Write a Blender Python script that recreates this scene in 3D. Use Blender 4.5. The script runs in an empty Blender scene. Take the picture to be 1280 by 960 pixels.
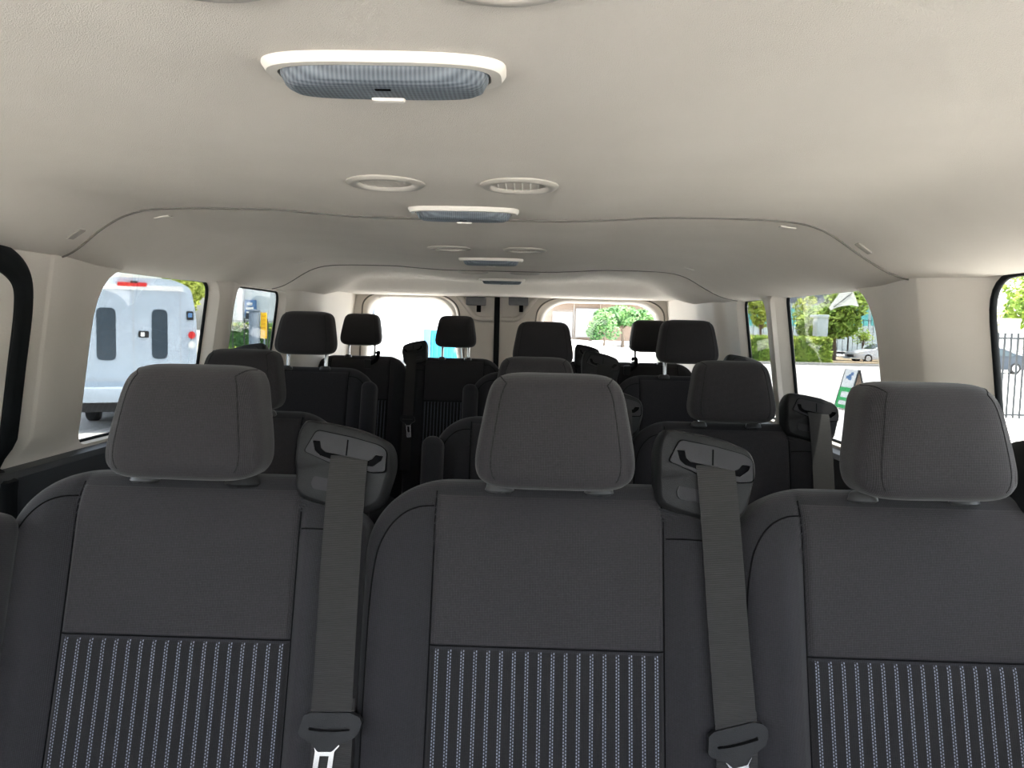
import bpy, bmesh, math, random
from mathutils import Vector, Matrix
random.seed(7)
C = bpy.context.scene.collection
sc = bpy.context.scene
PI = math.pi

# ------------------------------------------------------------------ helpers
def ss(a, b, x):
    if a == b: return 0.0 if x < a else 1.0
    t = min(1.0, max(0.0, (x-a)/(b-a)))
    return t*t*(3-2*t)

def lerp(a, b, t): return a+(b-a)*t

def link(name, me, mat=None, parent=None, smooth=True, angle=None):
    o = bpy.data.objects.new(name, me); C.objects.link(o)
    if mat is not None and len(me.materials) == 0:
        me.materials.append(mat)
    if parent is not None: o.parent = parent
    if smooth:
        me.shade_smooth()
        if angle is not None:
            me.set_sharp_from_angle(angle=math.radians(angle))
    return o

def mesh(name, verts, faces, mat=None, parent=None, smooth=True, angle=None, fix=True):
    me = bpy.data.meshes.new(name)
    me.from_pydata([tuple(v) for v in verts], [], faces)
    me.update()
    if fix:
        bm = bmesh.new(); bm.from_mesh(me)
        bmesh.ops.remove_doubles(bm, verts=bm.verts, dist=1e-6)
        bmesh.ops.recalc_face_normals(bm, faces=bm.faces)
        bm.to_mesh(me); bm.free()
    return link(name, me, mat, parent, smooth, angle)

def from_bm(name, bm, mat=None, parent=None, smooth=True, angle=40):
    me = bpy.data.meshes.new(name)
    bmesh.ops.recalc_face_normals(bm, faces=bm.faces)
    bm.to_mesh(me); bm.free()
    return link(name, me, mat, parent, smooth, angle)

def empty(name, loc=(0, 0, 0), rz=0):
    o = bpy.data.objects.new(name, None); C.objects.link(o)
    o.location = loc; o.rotation_euler = (0, 0, rz); o.empty_display_size = 0.05
    return o

def tag(o, label, cat, group=None, kind=None):
    o['label'] = label; o['category'] = cat
    if group: o['group'] = group
    if kind: o['kind'] = kind
    return o

def struct(o):
    o['kind'] = 'structure'; return o

def add_box(bm, lo, hi, bevel=0.0, seg=2, mat=None):
    r = bmesh.ops.create_cube(bm, size=1.0)
    vs = r['verts']
    for v in vs:
        v.co = Vector(((lo[i]+hi[i])/2 + v.co[i]*(hi[i]-lo[i]) for i in range(3)))
    if mat is not None:
        for v in vs: v.co = mat @ v.co
    if bevel > 0:
        es = list({e for v in vs for e in v.link_edges})
        bmesh.ops.bevel(bm, geom=es, offset=bevel, segments=seg, profile=0.5, affect='EDGES')
    return bm

def box(name, lo, hi, mat, parent=None, bevel=0.0, seg=2):
    bm = bmesh.new(); add_box(bm, lo, hi, bevel, seg)
    return from_bm(name, bm, mat, parent)

def tube_data(pts, r, seg=8, closed=False, verts=None, faces=None):
    verts = [] if verts is None else verts
    faces = [] if faces is None else faces
    n = len(pts); pts = [Vector(p) for p in pts]; base = len(verts)
    up = None
    for i, p in enumerate(pts):
        if closed: d = pts[(i+1) % n]-pts[i-1]
        else: d = pts[min(i+1, n-1)]-pts[max(i-1, 0)]
        d.normalize()
        if up is None:
            up = Vector((0, 0, 1)) if abs(d.z) < .9 else Vector((1, 0, 0))
        a = d.cross(up)
        if a.length < 1e-6: a = d.orthogonal()
        a.normalize(); b = a.cross(d); up = b
        rr = r[i] if isinstance(r, (list, tuple)) else r
        for k in range(seg):
            t = 2*PI*k/seg
            verts.append(p+a*math.cos(t)*rr+b*math.sin(t)*rr)
    m = n if closed else n-1
    for i in range(m):
        for k in range(seg):
            i2 = (i+1) % n
            faces.append((base+i*seg+k, base+i*seg+(k+1) % seg, base+i2*seg+(k+1) % seg, base+i2*seg+k))
    if not closed:
        faces.append(tuple(base+k for k in range(seg))[::-1])
        faces.append(tuple(base+(n-1)*seg+k for k in range(seg)))
    return verts, faces

def tube(name, pts, r, mat, parent=None, seg=8, closed=False):
    v, f = tube_data(pts, r, seg, closed)
    return mesh(name, v, f, mat, parent, angle=60)

def spline(pts, n=8, closed=False):
    out = []; m = len(pts); P = [Vector(p) for p in pts]
    rng = range(m if closed else m-1)
    for i in rng:
        if closed: p0, p1, p2, p3 = P[i-1], P[i], P[(i+1) % m], P[(i+2) % m]
        else: p0, p1, p2, p3 = P[max(i-1, 0)], P[i], P[i+1], P[min(i+2, m-1)]
        for k in range(n):
            t = k/n
            out.append(0.5*((2*p1)+(p2-p0)*t+(2*p0-5*p1+4*p2-p3)*t*t+(3*p1-p0-3*p2+p3)*t**3))
    if not closed: out.append(P[-1].copy())
    return out

def round_poly(pts, r, n=6):
    """round the corners of a 2D polygon; r: a radius or one per corner"""
    out = []; m = len(pts)
    for i in range(m):
        p = Vector(pts[i]).to_2d(); a = Vector(pts[i-1]).to_2d(); b = Vector(pts[(i+1) % m]).to_2d()
        rr = r[i] if isinstance(r, (list, tuple)) else r
        da = (a-p); db = (b-p)
        q = min(rr, da.length*.49, db.length*.49)
        s = p+da.normalized()*q; e = p+db.normalized()*q
        for k in range(n+1):
            t = k/n
            out.append(tuple((1-t)**2*s+2*t*(1-t)*p+t*t*e))
    return out

def plate_data(bm, outer, holes, f, n0, n1):
    """plate with holes: 2D outline -> f(u,v,n) 3D; thickness n0..n1"""
    tmp = bmesh.new()
    edges = []
    for loop in [outer]+list(holes):
        vs = [tmp.verts.new((p[0], p[1], 0)) for p in loop]
        for i in range(len(vs)):
            edges.append(tmp.edges.new((vs[i], vs[(i+1) % len(vs)])))
    bmesh.ops.triangle_fill(tmp, use_beauty=True, use_dissolve=False, edges=edges)
    tmp.verts.index_update()
    co = [(v.co.x, v.co.y) for v in tmp.verts]
    tris = [[v.index for v in fc.verts] for fc in tmp.faces]
    bd = [[v.index for v in e.verts] for e in tmp.edges if len(e.link_faces) == 1]
    tmp.free()
    lo = [bm.verts.new(f(u, v, n0)) for u, v in co]
    hi = [bm.verts.new(f(u, v, n1)) for u, v in co]
    for t in tris:
        bm.faces.new([hi[i] for i in t]); bm.faces.new([lo[i] for i in reversed(t)])
    for a, b in bd:
        bm.faces.new((lo[a], lo[b], hi[b], hi[a]))
    return bm

def plate(name, outer, holes, f, n0, n1, mat, parent=None, angle=35):
    bm = bmesh.new(); plate_data(bm, outer, holes, f, n0, n1)
    return from_bm(name, bm, mat, parent, angle=angle)

def boolean_cut(name, obj, cutters, mat, parent=None, angle=35):
    for c in cutters:
        m = obj.modifiers.new('b', 'BOOLEAN'); m.operation = 'DIFFERENCE'; m.object = c; m.solver = 'EXACT'
    bpy.context.view_layer.update()
    dg = bpy.context.evaluated_depsgraph_get()
    me = bpy.data.meshes.new_from_object(obj.evaluated_get(dg))
    for o in [obj]+cutters:
        bpy.data.objects.remove(o, do_unlink=True)
    me.materials.clear()
    for p in me.polygons: p.material_index = 0
    return link(name, me, mat, parent, True, angle)

# ------------------------------------------------------------------ materials
def mat_base(name, col, rough=.6, metal=0.0, spec=.5):
    m = bpy.data.materials.new(name); m.use_nodes = True
    nt = m.node_tree; b = nt.nodes['Principled BSDF']
    b.inputs['Base Color'].default_value = (*col, 1)
    b.inputs['Roughness'].default_value = rough
    b.inputs['Metallic'].default_value = metal
    b.inputs['Specular IOR Level'].default_value = spec
    return m, nt, b

def N(nt, t, **kw):
    n = nt.nodes.new(t)
    for k, v in kw.items():
        if k.startswith('i_'):
            n.inputs[int(k[2:])].default_value = v
        else: setattr(n, k, v)
    return n

def L(nt, a, b): nt.links.new(a, b)

def M_(nt, op, a, b=None, c=None):
    n = nt.nodes.new('ShaderNodeMath'); n.operation = op
    for i, x in enumerate((a, b, c)):
        if x is None: continue
        if isinstance(x, (int, float)): n.inputs[i].default_value = x
        else: nt.links.new(x, n.inputs[i])
    return n.outputs[0]

def noisy(name, c1, c2, scale, rough=.8, bump=0.0, bscale=None, metal=0, spec=.3, detail=3, coord='Object'):
    m, nt, b = mat_base(name, c1, rough, metal, spec)
    tc = N(nt, 'ShaderNodeTexCoord')
    nz = N(nt, 'ShaderNodeTexNoise'); nz.inputs['Scale'].default_value = scale; nz.inputs['Detail'].default_value = detail
    L(nt, tc.outputs[coord], nz.inputs['Vector'])
    rp = N(nt, 'ShaderNodeValToRGB')
    rp.color_ramp.elements[0].position = .35; rp.color_ramp.elements[1].position = .65
    rp.color_ramp.elements[0].color = (*c1, 1); rp.color_ramp.elements[1].color = (*c2, 1)
    L(nt, nz.outputs['Fac'], rp.inputs['Fac']); L(nt, rp.outputs['Color'], b.inputs['Base Color'])
    if bump > 0:
        n2 = N(nt, 'ShaderNodeTexNoise'); n2.inputs['Scale'].default_value = bscale or scale*3; n2.inputs['Detail'].default_value = 3
        L(nt, tc.outputs[coord], n2.inputs['Vector'])
        bp = N(nt, 'ShaderNodeBump'); bp.inputs['Strength'].default_value = bump; bp.inputs['Distance'].default_value = .002
        L(nt, n2.outputs['Fac'], bp.inputs['Height']); L(nt, bp.outputs['Normal'], b.inputs['Normal'])
    return m

def fabric(name, dark, light, pitch=.0020, stripes=False, sharp=1.0):
    m, nt, b = mat_base(name, dark, .95, 0, .15)
    b.inputs['Sheen Weight'].default_value = .12
    b.inputs['Sheen Roughness'].default_value = .5
    tc = N(nt, 'ShaderNodeTexCoord'); sp = N(nt, 'ShaderNodeSeparateXYZ')
    L(nt, tc.outputs['Object'], sp.inputs[0])
    X0, Z = sp.outputs[0], sp.outputs[2]
    sn = N(nt, 'ShaderNodeSeparateXYZ'); L(nt, tc.outputs['Normal'], sn.inputs[0])
    side_ = M_(nt, 'GREATER_THAN', M_(nt, 'ABSOLUTE', sn.outputs[0]), .707)
    X = M_(nt, 'ADD', M_(nt, 'MULTIPLY', X0, M_(nt, 'SUBTRACT', 1.0, side_)), M_(nt, 'MULTIPLY', sp.outputs[1], side_))
    sx = M_(nt, 'SINE', M_(nt, 'MULTIPLY', X, 2*PI/pitch))
    sz = M_(nt, 'SINE', M_(nt, 'MULTIPLY', Z, 2*PI/pitch))
    w = M_(nt, 'MULTIPLY', M_(nt, 'ADD', sx, sz), .25)
    w = M_(nt, 'ADD', w, .5)
    nz = N(nt, 'ShaderNodeTexNoise'); nz.inputs['Scale'].default_value = 420; nz.inputs['Detail'].default_value = 2
    L(nt, tc.outputs['Object'], nz.inputs['Vector'])
    f = M_(nt, 'MULTIPLY', w, M_(nt, 'ADD', nz.outputs['Fac'], .3))
    mx = N(nt, 'ShaderNodeMix', data_type='RGBA')
    L(nt, f, mx.inputs['Factor']); mx.inputs['A'].default_value = (*dark, 1); mx.inputs['B'].default_value = (*light, 1)
    col = mx.outputs['Result']
    # broad wear
    n3 = N(nt, 'ShaderNodeTexNoise'); n3.inputs['Scale'].default_value = 9; n3.inputs['Detail'].default_value = 4
    L(nt, tc.outputs['Object'], n3.inputs['Vector'])
    if stripes:
        fx = M_(nt, 'FRACT', M_(nt, 'ADD', M_(nt, 'DIVIDE', X0, .0156), 20.0))
        l1 = M_(nt, 'LESS_THAN', M_(nt, 'ABSOLUTE', M_(nt, 'SUBTRACT', fx, .41)), .038)
        l2 = M_(nt, 'LESS_THAN', M_(nt, 'ABSOLUTE', M_(nt, 'SUBTRACT', fx, .59)), .038)
        d1 = M_(nt, 'LESS_THAN', M_(nt, 'FRACT', M_(nt, 'DIVIDE', Z, .0036)), .58)
        d2 = M_(nt, 'LESS_THAN', M_(nt, 'FRACT', M_(nt, 'ADD', M_(nt, 'DIVIDE', Z, .0036), .5)), .58)
        ln = M_(nt, 'ADD', M_(nt, 'MULTIPLY', l1, d1), M_(nt, 'MULTIPLY', l2, d2))
        band = M_(nt, 'LESS_THAN', M_(nt, 'ABSOLUTE', M_(nt, 'SUBTRACT', fx, .5)), .17)
        mb = N(nt, 'ShaderNodeMix', data_type='RGBA'); mb.inputs['B'].default_value = (.033, .034, .038, 1)
        L(nt, M_(nt, 'MULTIPLY', band, .35), mb.inputs['Factor']); L(nt, col, mb.inputs['A'])
        ms = N(nt, 'ShaderNodeMix', data_type='RGBA'); ms.inputs['B'].default_value = (.21, .225, .275, 1)
        L(nt, M_(nt, 'MULTIPLY', ln, .9), ms.inputs['Factor']); L(nt, mb.outputs['Result'], ms.inputs['A'])
        col = ms.outputs['Result']
    L(nt, col, b.inputs['Base Color'])
    bp = N(nt, 'ShaderNodeBump'); bp.inputs['Strength'].default_value = .35; bp.inputs['Distance'].default_value = .0006
    L(nt, w, bp.inputs['Height']); L(nt, bp.outputs['Normal'], b.inputs['Normal'])
    return m

def webbing(name):
    m, nt, b = mat_base(name, (.05, .05, .053), .6, 0, .25)
    tc = N(nt, 'ShaderNodeTexCoord'); sp = N(nt, 'ShaderNodeSeparateXYZ')
    L(nt, tc.outputs['Object'], sp.inputs[0])
    s = M_(nt, 'SINE', M_(nt, 'MULTIPLY', sp.outputs[2], 2*PI/.0014))
    nz = N(nt, 'ShaderNodeTexNoise'); nz.inputs['Scale'].default_value = 60
    mp = N(nt, 'ShaderNodeMapping'); mp.inputs['Scale'].default_value = (1, 1, 14)
    L(nt, tc.outputs['Object'], mp.inputs['Vector']); L(nt, mp.outputs['Vector'], nz.inputs['Vector'])
    f = M_(nt, 'MULTIPLY', M_(nt, 'ADD', M_(nt, 'MULTIPLY', s, .5), .5), nz.outputs['Fac'])
    mx = N(nt, 'ShaderNodeMix', data_type='RGBA'); mx.inputs['A'].default_value = (.015, .0143, .0138, 1); mx.inputs['B'].default_value = (.042, .040, .038, 1)
    L(nt, f, mx.inputs['Factor']); L(nt, mx.outputs['Result'], b.inputs['Base Color'])
    bp = N(nt, 'ShaderNodeBump'); bp.inputs['Strength'].default_value = .4; bp.inputs['Distance'].default_value = .0005
    L(nt, s, bp.inputs['Height']); L(nt, bp.outputs['Normal'], b.inputs['Normal'])
    return m

def glass(name, tint, refl=.05):
    m = bpy.data.materials.new(name); m.use_nodes = True; nt = m.node_tree
    nt.nodes.remove(nt.nodes['Principled BSDF'])
    out = nt.nodes['Material Output']
    t = N(nt, 'ShaderNodeBsdfTransparent'); t.inputs[0].default_value = (*tint, 1)
    g = N(nt, 'ShaderNodeBsdfGlossy'); g.inputs['Roughness'].default_value = .02
    mx = N(nt, 'ShaderNodeMixShader'); mx.inputs[0].default_value = refl
    L(nt, t.outputs[0], mx.inputs[1]); L(nt, g.outputs[0], mx.inputs[2]); L(nt, mx.outputs[0], out.inputs['Surface'])
    return m

MT = {}
MT['headliner'] = noisy('headliner_fabric', (.72, .672, .605), (.75, .702, .635), 6, .95, .6, 1050, spec=.1)
MT['trimbeige'] = noisy('beige_trim_plastic', (.655, .61, .55), (.685, .64, .58), 4, .6, .15, 300, spec=.3)
MT['whitetrim'] = noisy('warm_white_plastic', (.76, .72, .65), (.80, .76, .69), 5, .45, spec=.4)
MT['darktrim'] = noisy('charcoal_trim_plastic', (0.0396, 0.0432, 0.049), (0.0504, 0.054, 0.0598), 5, .5, .2, 400, spec=.4)
MT['rubber'] = noisy('black_rubber', (.006, .007, .008), (.010, .012, .013), 20, .6, spec=.12)
MT['whitepaint'] = noisy('white_car_paint', (.80, .80, .78), (.82, .82, .80), 2, .25, spec=.5)
MT['dash'] = noisy('grey_dashboard', (.34, .33, .31), (.38, .37, .345), 8, .7)
MT['carpet'] = noisy('floor_mat', (.03, .03, .032), (.05, .05, .052), 40, .95, .5, 300)
MT['fabric'] = fabric('charcoal_weave', (0.0124, 0.0116, 0.0126), (0.0494, 0.0457, 0.0488))
MT['fabric2'] = fabric('charcoal_weave_bolster', (0.0101, 0.0096, 0.0107), (0.0351, 0.0333, 0.0369), .0016)
MT['stripes'] = fabric('charcoal_pinstripe', (0.0088, 0.0084, 0.0087), (0.0234, 0.0218, 0.0226), .0016, stripes=True)
MT['piping'] = noisy('dark_seam_thread', (.004, .004, .0042), (.007, .007, .0072), 200, .95, spec=.03)
MT['thread'] = noisy('seam_thread', (.012, .0115, .012), (.03, .029, .03), 900, .95, spec=.05)
MT['blackplastic'] = noisy('black_grained_plastic', (0.0113, 0.0113, 0.0119), (0.0144, 0.0144, 0.015), 30, .55, .25, 900, spec=.22)
MT['bezel'] = noisy('smooth_black_plastic', (0.0218, 0.0215, 0.0232), (0.0256, 0.0252, 0.0273), 30, .55, .15, 900, spec=.22)
MT['slotblack'] = noisy('deep_black_plastic', (.003, .003, .0035), (.005, .005, .0055), 30, .8, spec=.02)
MT['latchgrey'] = noisy('latch_grey_plastic', (.16, .16, .17), (.18, .18, .19), 40, .5)
MT['collar'] = noisy('grey_collar_plastic', (0.0396, 0.0396, 0.041), (0.0468, 0.0468, 0.0482), 40, .4, spec=.5)
MT['belt'] = webbing('belt_webbing')
MT['chrome'], _, _ = mat_base('chrome_steel', (.78, .79, .82), .22, 1.0)
MT['glass'] = glass('side_glass', (.33, .338, .335))
MT['glassmid'] = glass('middle_glass', (.62, .625, .61))
MT['glassrear'] = glass('rear_glass', (.72, .73, .725))
MT['glassfront'] = glass('front_glass', (.95, .95, .94))
# lamp lens: ribbed clear plastic over a grey reflector
def lens_mat():
    m, nt, b = mat_base('ribbed_lens', (.20, .26, .32), .45, 0, .35)
    tc = N(nt, 'ShaderNodeTexCoord'); sp = N(nt, 'ShaderNodeSeparateXYZ'); L(nt, tc.outputs['Object'], sp.inputs[0])
    a = M_(nt, 'SINE', M_(nt, 'MULTIPLY', sp.outputs[0], 2*PI/.0034))
    c = M_(nt, 'SINE', M_(nt, 'MULTIPLY', sp.outputs[1], 2*PI/.0034))
    w = M_(nt, 'ADD', M_(nt, 'MULTIPLY', M_(nt, 'ADD', a, c), .25), .5)
    mx = N(nt, 'ShaderNodeMix', data_type='RGBA'); mx.inputs['A'].default_value = (.065, .08, .098, 1); mx.inputs['B'].default_value = (.20, .23, .26, 1)
    L(nt, w, mx.inputs['Factor']); L(nt, mx.outputs['Result'], b.inputs['Base Color'])
    bp = N(nt, 'ShaderNodeBump'); bp.inputs['Strength'].default_value = .5; bp.inputs['Distance'].default_value = .001
    L(nt, w, bp.inputs['Height']); L(nt, bp.outputs['Normal'], b.inputs['Normal'])
    return m
MT['lens'] = lens_mat()
MT['ventring'] = noisy('vent_ring_plastic', (.50, .47, .42), (.53, .50, .445), 6, .55)
MT['ventgrey'] = noisy('vent_slat_plastic', (.36, .335, .29), (.40, .375, .33), 30, .6)
def plain(key, col, rough=.6, var=.06, scale=1.5, spec=.4):
    MT[key] = noisy(key, tuple(c*(1-var) for c in col), tuple(min(1, c*(1+var)) for c in col), scale, rough, spec=spec)
plain('concrete', (.56, .545, .52), .9, .07, .6)
plain('kerb', (.40, .39, .37), .9)
plain('asphalt', (.30, .30, .30), .9)
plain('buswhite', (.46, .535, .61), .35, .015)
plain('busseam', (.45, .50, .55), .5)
plain('busglass', (.045, .065, .085), .15)
plain('redlamp', (.62, .03, .03), .3)
plain('dark', (.02, .02, .022), .6)
plain('tyre', (.025, .025, .026), .8)
plain('platebg', (.75, .78, .82), .5)
plain('plategold', (.70, .52, .12), .5)
plain('plateblue', (.10, .15, .42), .5)
plain('white', (.80, .80, .78), .6)
plain('palewall', (.62, .68, .68), .85, .04)
plain('beigewall', (.20, .145, .11), .85, .05)
plain('garage', (.215, .205, .205), .7)
plain('greypole', (.16, .20, .24), .5)
plain('yellow', (.85, .48, .01), .5)
plain('yellowdark', (.55, .28, .02), .5)
plain('signblue', (.10, .22, .42), .5)
plain('fencedark', (.04, .045, .05), .5)
plain('roofgrey', (.16, .18, .22), .7)
plain('teal', (.16, .55, .53), .25)
plain('tealbin', (.03, .40, .62), .5)
plain('silver', (.62, .64, .68), .25, .01)
plain('darkcar', (.035, .045, .06), .25)
plain('carglass', (.05, .07, .08), .1)
plain('green', (.04, .42, .12), .5)
plain('orange', (.72, .16, .03), .5)
plain('cardboard', (.45, .36, .28), .7)
plain('trunk', (.16, .12, .09), .9)
plain('soil', (.42, .33, .22), .95)
plain('sail', (.72, .72, .66), .8)
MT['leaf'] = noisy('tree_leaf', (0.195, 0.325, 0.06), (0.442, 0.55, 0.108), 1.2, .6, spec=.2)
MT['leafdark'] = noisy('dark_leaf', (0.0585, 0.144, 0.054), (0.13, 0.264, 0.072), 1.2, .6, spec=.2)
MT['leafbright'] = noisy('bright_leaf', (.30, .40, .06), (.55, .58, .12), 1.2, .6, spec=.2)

# ------------------------------------------------------------------ camera
F_PX = 960.0
CAM = Vector((.125, 0, 1.24))
VPX, VPY, ROLL = 662.0, 411.0, math.radians(1.35)
yv = Vector((VPX-640, 480-VPY, -F_PX)).normalized()
xv = Vector((math.cos(ROLL), -math.sin(ROLL), 0)); xv = (xv-yv*xv.dot(yv)).normalized()
zv = xv.cross(yv)
W2C = Matrix((xv, yv, zv)).transposed()     # columns are the world axes seen by the camera
C2W = W2C.transposed()
cd = bpy.data.cameras.new('camera'); cam = bpy.data.objects.new('camera', cd); C.objects.link(cam)
cd.sensor_fit = 'HORIZONTAL'; cd.sensor_width = 36.0; cd.lens = 36.0*F_PX/1280
cd.clip_start = .02; cd.clip_end = 500
cam.matrix_world = Matrix.Translation(CAM) @ C2W.to_4x4()
sc.camera = cam

def at(px, py, Y):
    d = C2W @ Vector(((px-640)/F_PX, (480-py)/F_PX, -1.0))
    return CAM + d*(Y/d.y)

ZC = CAM.z
GZ = -.65                                     # outside ground

# ------------------------------------------------------------------ van shell
VX = .03                                      # the van's middle
def hw(Y, z):
    return .82 + max(-.02, min(.06, (1.345-z)*.14)) - .045*ss(3.35, 3.75, Y)

def pillar(Y, side=1):
    if side < 0 and Y < 1.42: return .026
    b = -.026+.054*lerp(ss(1.27, 1.42, Y), min(1, max(0, (Y-1.285)/.13)), .5)-.028*ss(1.425, 1.66, Y)
    b += .020*(ss(2.26, 2.30, Y)-ss(2.30, 2.42, Y))
    b += .020*ss(2.88, 3.0, Y)
    return b

def wall_X(side, Y, z, inset=0.0):
    p = pillar(Y, side) * ss(.96, 1.02, z)
    return VX + side*(hw(Y, z) - p - inset)

# inner opening: y0, y1, z0, z1, corner radii (front low, rear low, rear top, front top); the pane's rear edge lies further in
WIN = {-1: [(-.62, .08, .99, 1.40, (.1, .1, .1, .1)), (.24, 1.12, .99, 1.28, (.08, .08, .08, .08)), (1.615, 2.262, .965, 1.356, (.04, .06, .05, .15)), (2.362, 2.89, .965, 1.356, (.04, .06, .05, .09))],
        1: [(-.62, .08, .99, 1.40, (.1, .1, .1, .1)), (.24, 1.294, .965, 1.345, (.08, .08, .075, .08)), (1.655, 2.30, .965, 1.356, (.04, .06, .03, .15)), (2.40, 2.74, .965, 1.356, (.04, .06, .04, .08))]}

def win_outline(w, grow=0.0, n=7, rear=0.0):
    y0, y1, z0, z1, r = w
    return round_poly([(y0-grow, z0-grow), (y1+grow-rear, z0-grow), (y1+grow-rear, z1+grow), (y0-grow, z1+grow)], [q+grow for q in r], n)
REAR = .022

def grid_solid(name, ys, zs, inner, outer):
    ny, nz = len(ys), len(zs); v = []; f = []
    for fn in (inner, outer):
        for y in ys:
            for z in zs: v.append(fn(y, z))
    o = ny*nz
    for i in range(ny-1):
        for j in range(nz-1):
            a = i*nz+j; f.append((a, a+1, a+nz+1, a+nz)); f.append((o+a, o+a+nz, o+a+nz+1, o+a+1))
    for i in range(ny-1):
        for j in (0, nz-1):
            a = i*nz+j; f.append((a, a+nz, o+a+nz, o+a))
    for j in range(nz-1):
        for i in (0, ny-1):
            a = i*nz+j; f.append((a, a+1, o+a+1, o+a))
    return mesh(name, v, f, None)

def frange(a, b, n): return [a+(b-a)*i/(n-1) for i in range(n)]

for side, nm in ((-1, 'left'), (1, 'right')):
    ys = sorted(frange(-1.25, 1.24, 60)+frange(1.255, 1.47, 44)+frange(1.49, 3.76, 90)); zs = frange(.945, 1.42, 22)
    g = grid_solid('tmp', ys, zs, lambda y, z: (wall_X(side, y, z), y, z), lambda y, z: (VX+side*(hw(y, z)+.0335), y, z))
    cut = []
    for w in WIN[side]:
        oi, og = win_outline(w), win_outline(w, 0, 7, REAR if w[1] > 1.4 else .006)
        m_ = len(oi); vv = []; ff = []
        for ring, dn in ((oi, -.30), (oi, -.004), (og, .030), (og, .20)):
            for y, z in ring: vv.append((VX+side*(hw(y, z)+dn), y, z))
        for r_ in range(3):
            for i in range(m_): ff.append((r_*m_+i, r_*m_+(i+1) % m_, (r_+1)*m_+(i+1) % m_, (r_+1)*m_+i))
        ff.append(tuple(range(m_))[::-1]); ff.append(tuple(3*m_+i for i in range(m_)))
        cut.append(mesh('cut', vv, ff, None))
    struct(boolean_cut('wall_'+nm, g, cut, MT['trimbeige'], angle=30))
    # lower wall: dark trim with a ledge under the windows
    prof = [(.005, .958), (-.032, .956), (-.040, .945), (-.036, .90), (-.02, .62), (-.03, .0), (.06, .0), (.06, .958)]
    ys2 = [y for y in frange(-1.25, 3.76, 60)]
    v = []; f = []
    for y in ys2:
        for dx, z in prof: v.append((VX+side*(hw(y, z)+(dx if dx > 0 else dx*lerp(1, .3, ss(2.9, 3.15, y)))), y, z))
    k = len(prof)
    for i in range(len(ys2)-1):
        for j in range(k):
            f.append((i*k+j, i*k+(j+1) % k, (i+1)*k+(j+1) % k, (i+1)*k+j))
    f.append(tuple(range(k))); f.append(tuple((len(ys2)-1)*k+j for j in range(k)))
    struct(mesh('trim_'+('1' if side < 0 else '2'), v, f, MT['darktrim'], angle=40))

# window panes and their rubber seals
wn = 1
for side in (-1, 1):
    for i, w in enumerate(WIN[side]):
        rr_ = REAR if w[1] > 1.4 else .006
        gm = MT['glassfront'] if i == 0 else MT['glassmid'] if i == 1 else MT['glass']
        fX = lambda u, v, n: Vector((VX+side*(hw(u, v)+n), u, v))
        o = struct(plate('window_%d' % wn, win_outline(w, .010, 7, rr_), [], fX, .0305, .0330, gm))
        pts = [(VX+side*(hw(y, z)+.0275), y, z) for y, z in win_outline(w, -.0015, 7, rr_)]
        tube('window_seal', pts, .0048 if i > 1 else .0058, MT['rubber'], o, 8, True)
        wn += 1

# ceiling
def ceil_base(a):
    P = [(0, .196), (.18, .196), (.26, .200), (.35, .207), (.5, .207), (.58, .204), (.63, .195), (.665, .175), (.70, .148), (.735, .127), (.78, .112), (.86, .101)]
    for (a0, z0), (a1, z1) in zip(P, P[1:]):
        if a <= a1: return lerp(z0, z1, (a-a0)/(a1-a0))
    return P[-1][1]
def ceil_z(X, Y):
    a = abs(X-.012)
    z = sum(ceil_base(abs(a+d)) for d in (-.03, -.02, -.01, 0, .01, .02, .03))/7
    z += .013*ss(1.2, 3.4, Y)*ss(.6, .75, a)
    z = lerp(z, .149, ss(3.30, 3.50, Y))
    return ZC+z
ysC = frange(-.55, 3.78, 150); NX = 97
v = []; f = []
for lay in (0, .05):
    for y in ysC:
        wmax = hw(y, 1.345)+.03
        for i in range(NX):
            x = VX+(-1+2*i/(NX-1))*wmax
            v.append((x, y, ceil_z(x, y)+lay))
o = len(ysC)*NX
for i in range(len(ysC)-1):
    for j in range(NX-1):
        a = i*NX+j; f.append((a, a+1, a+NX+1, a+NX)); f.append((o+a, o+a+NX, o+a+NX+1, o+a+1))
    for j in (0, NX-1):
        a = i*NX+j; f.append((a, a+NX, o+a+NX, o+a))
for j in range(NX-1):
    for i in (0, len(ysC)-1):
        a = i*NX+j; f.append((a, a+1, o+a+1, o+a))
ceiling = struct(mesh('ceiling', v, f, MT['headliner'], angle=50))
MT['seam'] = noisy('headliner_joint', (.16, .15, .135), (.19, .18, .16), 20, .95, spec=.05)
tn = 3
for Yc in (1.41, 2.66):
    pts = []
    for i in range(101):
        t = -1+2*i/100; wm = hw(Yc, 1.345)-.005
        x = VX+t*wm
        pts.append((x, Yc+.04*ss(.85, 1, abs(t)), ceil_z(x, Yc)-.0004))
    struct(tube('trim_%d' % tn, pts, .0024, MT['seam'], None, 6)); tn += 1

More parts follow.
